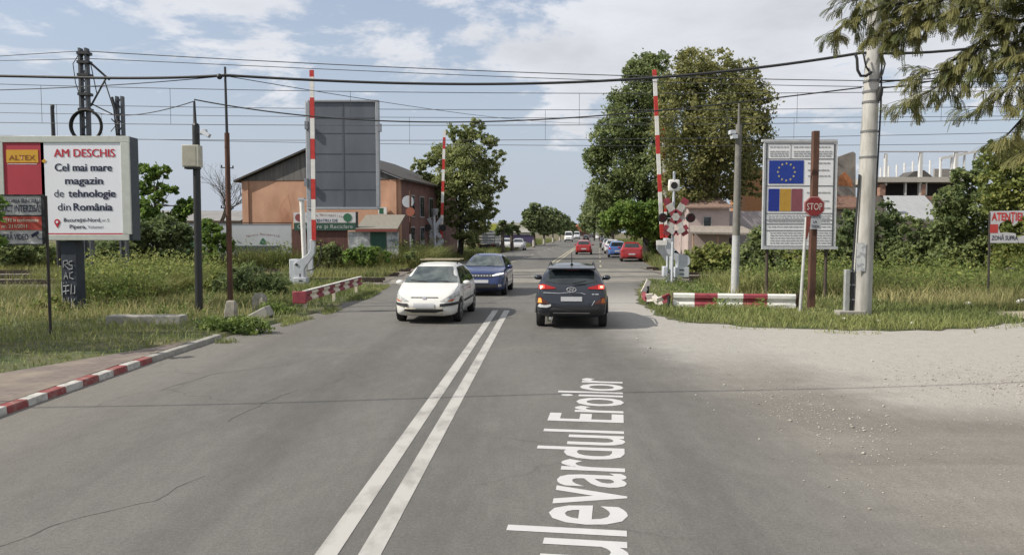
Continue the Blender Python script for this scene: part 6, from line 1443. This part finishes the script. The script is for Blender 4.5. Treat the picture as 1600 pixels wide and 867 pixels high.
# hanging branches of a honey locust whose trunk is out to the right
m_frond = leafmat('locust_leaflets', (.050, .062, .022), (.150, .140, .058), .45)
def locust():
    rr = random.Random(9); rng = np.random.default_rng(9)
    base = Vector((14.2, 14.0, 0)); t = thing('locust_tree', 'honey locust whose feathery brown-green branches hang into the top right corner', 'tree', base)
    b = MB(); top = base+Vector((-.6, .3, 4.6)); b.tube([base-Z*.1, base+Z*2, top], [.26, .21, .17], 12)
    C, N, T, tone = [], [], [], []
    Vs = []; tn = []
    def frond(a, d, tn_):
        """pinnate leaf: a drooping midrib with pairs of leaflets"""
        L = rr.uniform(.17, .28); n = 8; side_ = d.cross(Z); side_ = side_.normalized() if side_.length > .1 else Vector((1, 0, 0))
        side_ = (side_+Vector((rr.uniform(-.5, .5), rr.uniform(-.5, .5), rr.uniform(-.3, .3)))).normalized()
        p = Vector(a); dd = Vector(d)
        for i in range(n):
            dd = (dd+Vector((0, 0, -.13))).normalized(); p = p+dd*(L/n)
            for s_ in (-1, 1):
                w_ = .058*(1-.55*abs(i-3.5)/6); e = (side_*s_+dd*.55).normalized(); o = dd*.011
                Vs.append([p-o, p+e*w_*.5-o*1.3, p+e*w_, p+e*w_*.5+o*1.3]); tn.append(min(1, max(0, tn_+rr.uniform(-.15, .15))))
    def branch(pts, r0, dens, tn0):
        pts = [Vector(q) for q in pts]; b.tube(pts, [max(.006, r0*(1-.85*i/(len(pts)-1))) for i in range(len(pts))], 7)
        for i in range(len(pts)-1):
            a, c = pts[i], pts[i+1]; n = max(1, int((c-a).length*dens*2.7))
            for k in range(n):
                q = a.lerp(c, rr.random()); d = (c-a).normalized()
                tw = (d*.5+Vector((rr.uniform(-1, 1), rr.uniform(-1, 1), rr.uniform(-.55, .25)))).normalized(); l = rr.uniform(.25, .7); e = q+tw*l
                b.tube([q, q.lerp(e, .5)+Z*.04, e], [.007, .005, .003], 4, cap=False)
                tt = min(1, max(0, rr.gauss(tn0, .25)))
                for j in range(rr.randint(11, 15)):
                    f = rr.uniform(.15, 1); frond(q.lerp(e, f), (tw+Vector((rr.uniform(-.9, .9), rr.uniform(-.9, .9), rr.uniform(-.7, .45)))).normalized(), tt)
    def pp(x, y, Y): return A(x, y, Y)
    B1 = [top, pp(1660, 60, 14.5), pp(1570, 80, 15), pp(1500, 70, 15.5), pp(1430, 62, 16)]
    branch([top, pp(1720, 60, 14.2), pp(1640, 20, 14.6), pp(1560, -20, 15), pp(1470, -8, 15.6), pp(1380, 10, 16.2), pp(1330, 32, 16.6), pp(1302, 52, 16.9)], .09, 5.5, .45)
    branch([pp(1470, -8, 15.6), pp(1420, 18, 16), pp(1385, 45, 16.2), pp(1370, 66, 16.4)], .03, 6, .6)
    branch([pp(1560, -20, 15), pp(1510, 10, 15.3), pp(1455, 30, 15.8), pp(1410, 40, 16)], .035, 7, .55)
    branch([pp(1420, -20, 16), pp(1370, -10, 16.3), pp(1330, 2, 16.5)], .03, 7, .4)
    branch([pp(1640, 20, 14.6), pp(1590, 35, 14.8), pp(1545, 55, 15), pp(1505, 85, 15.3), pp(1465, 110, 15.6), pp(1432, 115, 15.8)], .05, 7.5, .4)
    branch([pp(1545, 55, 15), pp(1515, 95, 15.1), pp(1475, 130, 15.3), pp(1440, 150, 15.6), pp(1412, 163, 15.8)], .03, 6.5, .45)
    branch([pp(1590, 35, 14.8), pp(1540, 20, 15), pp(1500, 35, 15.2)], .03, 8, .35)
    branch([pp(1660, 60, 14.3), pp(1620, 110, 14.3), pp(1590, 125, 14.4), pp(1552, 160, 14.6), pp(1530, 172, 14.7)], .04, 6, .6)
    branch([pp(1680, 120, 14.2), pp(1630, 150, 14.2), pp(1598, 185, 14.3), pp(1570, 215, 14.5), pp(1556, 228, 14.6)], .04, 5.5, .5)
    branch([pp(1650, 0, 14.2), pp(1610, -15, 14.4), pp(1560, 0, 14.6)], .04, 8, .35)
    branch([pp(1500, -14, 15.4), pp(1455, 10, 15.7), pp(1425, 30, 15.9), pp(1402, 62, 16.1)], .025, 6, .4)
    branch([pp(1640, 20, 14.6), pp(1600, 60, 14.7), pp(1560, 85, 14.9), pp(1530, 108, 15)], .03, 6, .35)
    branch([pp(1690, 40, 14.2), pp(1640, 70, 14.3), pp(1600, 80, 14.4), pp(1572, 100, 14.5)], .03, 6, .5)
    branch([top, pp(1760, 100, 14), pp(1690, 130, 14.1), pp(1640, 200, 14.1), pp(1612, 240, 14.2)], .05, 5, .5)
    # the rest of the crown, out of the picture
    for k in range(16):
        an = rr.uniform(-1.2, 1.8); e = base+Vector((math.cos(an)*rr.uniform(1.5, 3.5)+1.5, math.sin(an)*3, rr.uniform(5.5, 8.5))); branch([top, top.lerp(e, .5)+Z*.5, e], .06, 3, .45)
    V = np.array([[tuple(q) for q in f] for f in Vs]).reshape(-1, 3); npmesh('crown', V, np.arange(len(V)).reshape(-1, 4), m_frond, t, np.array(tn)); b.build('trunk', m_barkd, t)
locust()
# tree out of the picture on the left, shading the verge; one twig enters at the edge
LSH = [(-17.6, 17.5, 4.6, 2.6, 2.6, 1.9), (-19.5, 18.5, 5.2, 2.2, 2.4, 1.8), (-16.6, 20.5, 4.4, 1.7, 1.7, 1.3), (-18, 15.5, 4.0, 1.9, 1.9, 1.4), (-18, 18, 6.2, 2.2, 2.2, 1.5), (-15.8, 16.6, 3.6, 1.2, 1.2, .9)]
lb_ = [(a+2.0, b_-2.3, c, d, e, f) for a, b_, c, d, e, f in LSH]; tw = A(-2, 345, 14); lb_ += [(tw.x-.12, tw.y, tw.z, .34, .4, .42), (tw.x-.9, tw.y+.2, tw.z+.15, .9, .8, .6), (tw.x-2.2, tw.y+.3, tw.z+.4, 1.3, 1.0, .9)]
tree('verge_tree', 'tree beyond the left edge, one leafy twig in front of the littering sign', lb_, (-16.6, 15.2), .2, BRIGHT, 9000, .17, 77, clump=.3)
# ------------------------------------------------------------------ grass and weeds
def inside(P, poly):
    x, y = P[:, 0], P[:, 1]; r = np.zeros(len(P), bool); n = len(poly)
    for i in range(n):
        x0, y0 = poly[i]; x1, y1 = poly[(i+1) % n]
        if y0 == y1: continue
        c = ((y0 > y) != (y1 > y)) & (x < (x1-x0)*(y-y0)/(y1-y0)+x0); r ^= c
    return r
ROADP = near; FARP = [(far_left(37), 37), (far_left(420), 420), (far_right(420), 420), (far_right(37), 37)]
def field(n, s=1.0, seed=0):
    """smooth pseudo-noise on the ground, 0..1"""
    r = np.random.default_rng(seed); K = r.normal(size=(10, 2))*s; ph = r.uniform(0, 6.28, 10)
    return lambda P: .5+.5*np.tanh(np.sin(P @ K.T+ph).sum(1)/2.6)
def blades(name, poly, n, h, w, mat, seed, tone=.45, lean=.45, z0=0.0, dens=None, hvar=None, group=None, avoid=(), label=None, onroad=False):
    r = np.random.default_rng(seed); q = np.array(poly); lo, hi = q.min(0), q.max(0)
    P = r.uniform(lo, hi, (n*4, 2)); k = inside(P, poly)
    if not onroad: k &= ~inside(P, ROADP)
    if not avoid: k &= ~inside(P, FARP)
    if dens is not None: k &= r.random(len(P)) < dens(P)
    P = P[k][:n]; m = len(P)
    H = r.uniform(*h, m)*(hvar(P) if hvar is not None else 1); an = r.uniform(0, 6.283, m); W_ = r.uniform(*w, m)
    ln = r.normal(0, lean, (m, 2))*H[:, None]
    a = np.c_[P, np.full(m, z0-.02)]; e = np.c_[np.cos(an)*W_/2, np.sin(an)*W_/2, np.zeros(m)]
    mid = a+np.c_[ln*.35, H*.6]; tip = a+np.c_[ln, H*r.uniform(.85, 1, m)]
    V = np.stack([a-e, a+e, mid+e*.8, tip, mid-e*.8], 1).reshape(-1, 3)
    tn = np.clip((tone(P) if callable(tone) else tone)+r.normal(0, .18, m), 0, 1)
    tri = (np.arange(m)[:, None, None]*5+np.array([[0, 1, 2], [0, 2, 4], [4, 2, 3]])[None]).reshape(-1, 3)
    o = npmesh(name, V, tri, mat, None, np.repeat(tn, 3)); return tag(o, kind='stuff', label=label, cat='grass') if label else tag(o, kind='stuff')
m_grass = leafmat('verge_grass', (.046, .066, .020), (.160, .170, .062), .3)
m_dry = leafmat('dry_grass', (.080, .088, .032), (.255, .225, .11), .3)
m_weed = leafmat('tall_weed', (.040, .060, .017), (.165, .165, .060), .3)
f1, f2, f3 = field(0, .9, 1), field(0, .5, 2), field(0, 1.7, 3)
LV = [(-6.72, 16.4)]+[(x-.1, y) for x, y in LEFT_EDGE[3:9]]+[(-7.5, 33), (-24, 32), (-24, 10), (-8.4, 10), (-8.4, 12.4)]
blades('verge_grass', LV, 42000, (.07, .24), (.012, .026), m_grass, 1, lambda P: .25+.5*f1(P), z0=.06, hvar=lambda P: .6+.7*f3(P), label='short green grass covering the left verge')
blades('dry_grass', [(-7.2, 20.5), (-7.0, 33), (-26, 32), (-26, 19.5), (-14, 20)], 9000, (.15, .55), (.01, .022), m_dry, 2, lambda P: .2+.6*f2(P), z0=.03, dens=lambda P: .25+.75*f1(P), label='tall dry straw grass below the billboard')
LW = [(-11.8, 25), (-12.2, 35), (-19.6, 34), (-14.6, 25)]
blades('tall_weeds', LW, 26000, (.4, 1.1), (.012, .028), m_weed, 3, lambda P: .2+.6*f3(P), dens=lambda P: .1+.9*f2(P), label='tall green and yellow weeds before the tracks on the left')
blades('verge_grass', [(-7.1, 24), (-6.9, 35.5), (-12.5, 35), (-12.5, 24)], 16000, (.12, .42), (.012, .024), m_grass, 31, lambda P: .3+.5*f1(P), z0=.02, label='longer green grass around the near left gate')
blades('tall_weeds', [(-7.4, 50.4), (-5.2, 50.4), (-4.8, 60), (-40, 60), (-40, 50.2)], 52000, (.6, 1.7), (.018, .042), m_weed, 4, lambda P: .25+.5*f3(P), dens=lambda P: .15+.85*f2(P), label='tall weeds beyond the tracks in front of the fences')
blades('track_weeds', [(-6.5, 38.5), (-6.6, 50), (-40, 47), (-40, 36)], 14000, (.2, .6), (.014, .03), m_weed, 12, lambda P: .3+.5*f3(P), dens=lambda P: (f2(P) > .45)*1.0, label='weeds growing between the railway tracks on the left')
RV = [(x, y) for x, y in RIGHT_EDGE]+[(40, 22), (40, 32), (9, 37), (8.2, 37)]
blades('edge_tufts', [(x-.1, y-.75) for x, y in RIGHT_EDGE]+[(x+.5, y+.5) for x, y in RIGHT_EDGE][::-1], 9000, (.04, .16), (.010, .022), m_grass, 41, lambda P: .3+.5*f1(P), dens=lambda P: (field(0, 2.6, 9)(P) > .52)*.9, label='tufts of grass straggling over the edge of the lot', onroad=True)
blades('edge_tufts', [(x-.15, y) for x, y in LEFT_EDGE[3:9]]+[(x+.55, y) for x, y in LEFT_EDGE[3:9]][::-1], 5000, (.04, .2), (.010, .022), m_grass, 42, lambda P: .3+.5*f1(P), dens=lambda P: (field(0, 2.2, 10)(P) > .5)*.9, label='tufts of grass straggling over the left road edge', onroad=True)
PATH = lambda P: ~((P[:, 0] > G(1540, 490).x) & (P[:, 1] < G(1600, 487).y+.1))
blades('verge_grass', RV, 46000, (.08, .26), (.012, .026), m_grass, 5, lambda P: .2+.5*f1(P), z0=.01, hvar=lambda P: .6+.8*f3(P), dens=lambda P: (P[:, 0] < 24)*PATH(P)*(.35+.65*(P[:, 1] < 28)), label='short green grass covering the right verge')
blades('dry_grass', [(7.5, 27), (11, 24.2), (14, 23.4), (17, 22.0), (30, 21.8), (30, 34), (8.5, 37)], 24000, (.2, .7), (.010, .022), m_dry, 6, lambda P: .15+.65*f2(P), dens=lambda P: PATH(P)*(.25+.75*f1(P))*((P[:, 0] > 12.5)*.75+.25), label='tall dry straw grass along the right hand bushes')
blades('tall_weeds', [(8.2, 29), (9, 37), (30, 36), (30, 27), (14, 27)], 36000, (.3, 1.0), (.012, .03), m_weed, 7, lambda P: .2+.5*f3(P), dens=lambda P: .2+.8*f2(P), label='green weeds in front of the bushes on the right')
blades('street_weeds', [(far_left(58)-.2, 58), (far_left(200)-.2, 200), (far_left(200)-7, 200), (far_left(58)-6, 58)], 22000, (.25, .9), (.03, .07), m_weed, 8, .35, label='rough grass strip along the far left side of the street')
blades('street_weeds', [(far_right(46)+.2, 46), (far_right(200)+.2, 200), (far_right(200)+8, 200), (far_right(46)+5, 46)], 24000, (.25, .9), (.025, .06), m_weed, 9, .35, label='rough grass strip along the far right side of the street')
def herbs(name, poly, n, h, size, mat, seed, label, per=34):
    """leafy weeds: low clumps of broad leaves"""
    r = np.random.default_rng(seed); q = np.array(poly); P = r.uniform(q.min(0), q.max(0), (n*5, 2)); k = inside(P, poly) & ~inside(P, ROADP) & ~inside(P, FARP); P = P[k][:n]; m = len(P)
    H = r.uniform(*h, m); u = r.random((m, per)); C = np.zeros((m, per, 3)); sp = .30*H[:, None]*(1.1-u*.6)
    C[..., 0] = P[:, :1]+r.normal(size=(m, per))*sp; C[..., 1] = P[:, 1:]+r.normal(size=(m, per))*sp; C[..., 2] = u*H[:, None]
    C = C.reshape(-1, 3); N = r.normal(size=C.shape)+np.array([0, 0, .7]); V, Q = quads_at(C, N, size, .5, r)
    tn = np.clip(np.repeat(r.normal(.45, .22, m), per)+r.normal(0, .12, m*per), 0, 1)
    return tag(npmesh(name, V, Q, mat, None, tn), kind='stuff', label=label, cat='weeds')
m_herb = leafmat('herb_leaves', (.035, .060, .014), (.130, .165, .042), .3)
herbs('leafy_weeds', [(-11.5, 23.5), (-11.8, 35), (-19.6, 34), (-13.8, 23.5)], 420, (.3, 1.2), .10, m_herb, 20, 'leafy green weeds before the tracks on the left')
herbs('leafy_weeds', [(-6.4, 50.5), (-5.0, 58), (-40, 58), (-40, 50.5)], 560, (.7, 2.0), .17, m_herb, 21, 'leafy green weeds in front of the brown fence', 40)
herbs('tall_leafy_weeds', [(-12.3, 25), (-12.3, 34.5), (-19.0, 33), (-14.6, 25)], 190, (.8, 1.8), .12, YGREEN, 27, 'tall leafy weeds around the poles on the left', 60)
herbs('tall_leafy_weeds', [(12, 29), (12, 36), (30, 35), (30, 28)], 200, (.7, 1.7), .12, YGREEN, 28, 'tall leafy weeds before the bushes on the right', 50)
herbs('leafy_weeds', [(-7.3, 24.5), (-6.9, 34), (-12, 33), (-12, 25)], 130, (.15, .5), .08, m_herb, 26, 'low leafy weeds around the near left gate')
herbs('leafy_weeds', [(-8.0, 20), (-7.0, 24), (-14, 25), (-16, 21)], 50, (.2, .6), .08, m_herb, 22, 'low leafy weeds around the concrete stumps')
herbs('leafy_weeds', [(9, 28), (9.2, 38), (32, 36), (32, 27), (18, 25.5)], 620, (.3, 1.3), .11, m_herb, 23, 'leafy green weeds at the foot of the right hand bushes')
herbs('leafy_weeds', [(5.6, 22), (7.8, 21.2), (8.2, 29), (7.4, 37), (6.2, 33)], 60, (.15, .55), .08, m_herb, 24, 'low leafy weeds around the broken guardrail')
for k, (x, y, lab, h_) in enumerate(((385, 525, 'low creeping ivy-like plant spilling over the kerb corner below the stumps', .45), (430, 497, 'small leafy plant at the kerb just right of the stumps', .35), (335, 523, 'low leafy plant left of the first stump', .3))):
    p = G(x, y-4); lb_ = [(p.x+.35*math.cos(a), p.y+.25*math.sin(a), .12+.05*(i % 3), .32, .26, .18*h_/.35) for i, a in enumerate((0, 1.3, 2.5, 3.8, 5.1))]+[(p.x, p.y, h_*.6, .3, .25, .2)]
    r = np.random.default_rng(300+k); V, Q, tn, cc = foliage(lb_, 1500, .075, r, clump=.3, hollow=.2); tag(npmesh('creeping_plant', V, Q, m_herb, None, tn, loc=(p.x, p.y, 0)), lab, 'plant', 'plants at the kerb')
# bright small shrub in the straw, and the round dark shrub right of the rusty pole
for k, (sp, Y, mat, n, s_, lab) in enumerate((([(185, 455, 16), (205, 450, 14), (175, 470, 14), (200, 470, 16), (190, 440, 10)], 25.5, BRIGHT, 1500, .13, 'bright yellow-green shrub in the straw below the billboard'), ([(395, 436, 26), (425, 443, 24), (380, 460, 24), (410, 464, 28), (438, 464, 18), (372, 438, 20), (345, 448, 18)], 27, DEEP, 9000, .11, 'dense green shrub right of the rusty pole, behind the stumps'),
        ([(260, 440, 18), (285, 450, 18), (335, 440, 16), (325, 462, 16), (245, 460, 16)], 28, YGREEN, 3200, .13, 'loose yellow-green shrub behind the black camera pole'), ([(60, 478, 10), (80, 470, 10), (95, 480, 8)], 22.6, YGREEN, 600, .10, 'small pale shrub left of the graffitied post'), ([(560, 398, 14), (585, 394, 12), (575, 404, 14), (545, 402, 12), (605, 402, 10)], 48.5, BRIGHT, 2600, .2, 'bright weed bush in front of the kiosk and the pale panels'), ([(500, 392, 12), (520, 386, 10), (512, 400, 14), (640, 398, 10), (525, 402, 12)], 48.8, GREEN, 2400, .2, 'green bush in front of the brown board fence'))):
    tree('shrub', lab, lobes_px(sp, Y, 400+k), at(sp[0][0], 480, Y), .03, mat, n, s_, 410+k, 'shrubs on the left verge' if Y < 40 else 'bushes and small trees behind the tracks', cat='shrub', fork=.3, nlimb=6)
# ------------------------------------------------------------------ loose stones on the lot
def stones(name, n, seed, label):
    r = np.random.default_rng(seed); parts = []
    k = int(n*.55); P = np.c_[r.normal(8.6, 1.3, k), r.normal(11.9, 1.0, k)]; k2 = int(n*.08)
    P2 = np.c_[r.normal(4.0, .4, k2), r.normal(10.1, 1.1, k2)]; P3 = np.c_[r.uniform(2.6, 20, n-k-k2), r.uniform(3, 17.5, n-k-k2)]
    P = np.r_[P, P2, P3]; P = P[(P[:, 0] > 2.3) & (P[:, 1] < 17.5) & (P[:, 1] > 2)]; m = len(P)
    s = np.exp(r.normal(-4.75, .42, m)); o = np.array([[1, 0, 0], [0, 1, 0], [-1, 0, 0], [0, -1, 0], [0, 0, .6], [0, 0, -.5]], float)
    V = o[None]*s[:, None, None]*r.uniform(.6, 1.3, (m, 6, 1)); a = r.uniform(0, 6.28, m); c_, s_ = np.cos(a)[:, None], np.sin(a)[:, None]
    V = np.stack([V[..., 0]*c_-V[..., 1]*s_, V[..., 0]*s_+V[..., 1]*c_, V[..., 2]], -1); V[..., 0] += P[:, :1]; V[..., 1] += P[:, 1:]; V[..., 2] += (s*.3)[:, None]
    f = np.array([[0, 1, 4], [1, 2, 4], [2, 3, 4], [3, 0, 4], [1, 0, 5], [2, 1, 5], [3, 2, 5], [0, 3, 5]]); Q = (f[None]+(np.arange(m)*6)[:, None, None]).reshape(-1, 3)
    return tag(npmesh(name, V.reshape(-1, 3), Q, leafmat('pebble', (.24, .22, .19), (.52, .49, .44), 0), None, np.repeat(np.clip(r.normal(.5, .3, m), 0, 1), 8)), kind='stuff', label=label, cat='gravel')
stones('gravel', 7000, 50, 'loose pale gravel scattered over the dirt lot on the right')
# a few bits of litter
for k, (x, y, lab) in enumerate(((1319, 505, 'white scrap of litter in the grass below the utility pole'), (1373, 508, 'small white scrap of litter in the grass right of the utility pole'), (1513, 482, 'white plastic scrap at the edge of the straw grass'), (1425, 512, 'white litter speck near the lot edge'), (1597, 481, 'white plastic bag at the right edge of the path'))):
    p = G(x, y); r_ = (.045, .04, .10, .04, .16)[k]; b = MB(); b.ball((p.x, p.y, r_*.5+.10), r_, (1.2, .8, .7), 7, 5); tag(b.build('litter', m_wpaint, None, loc=(p.x, p.y, 0), smooth=False), lab, 'litter', 'scraps of litter')
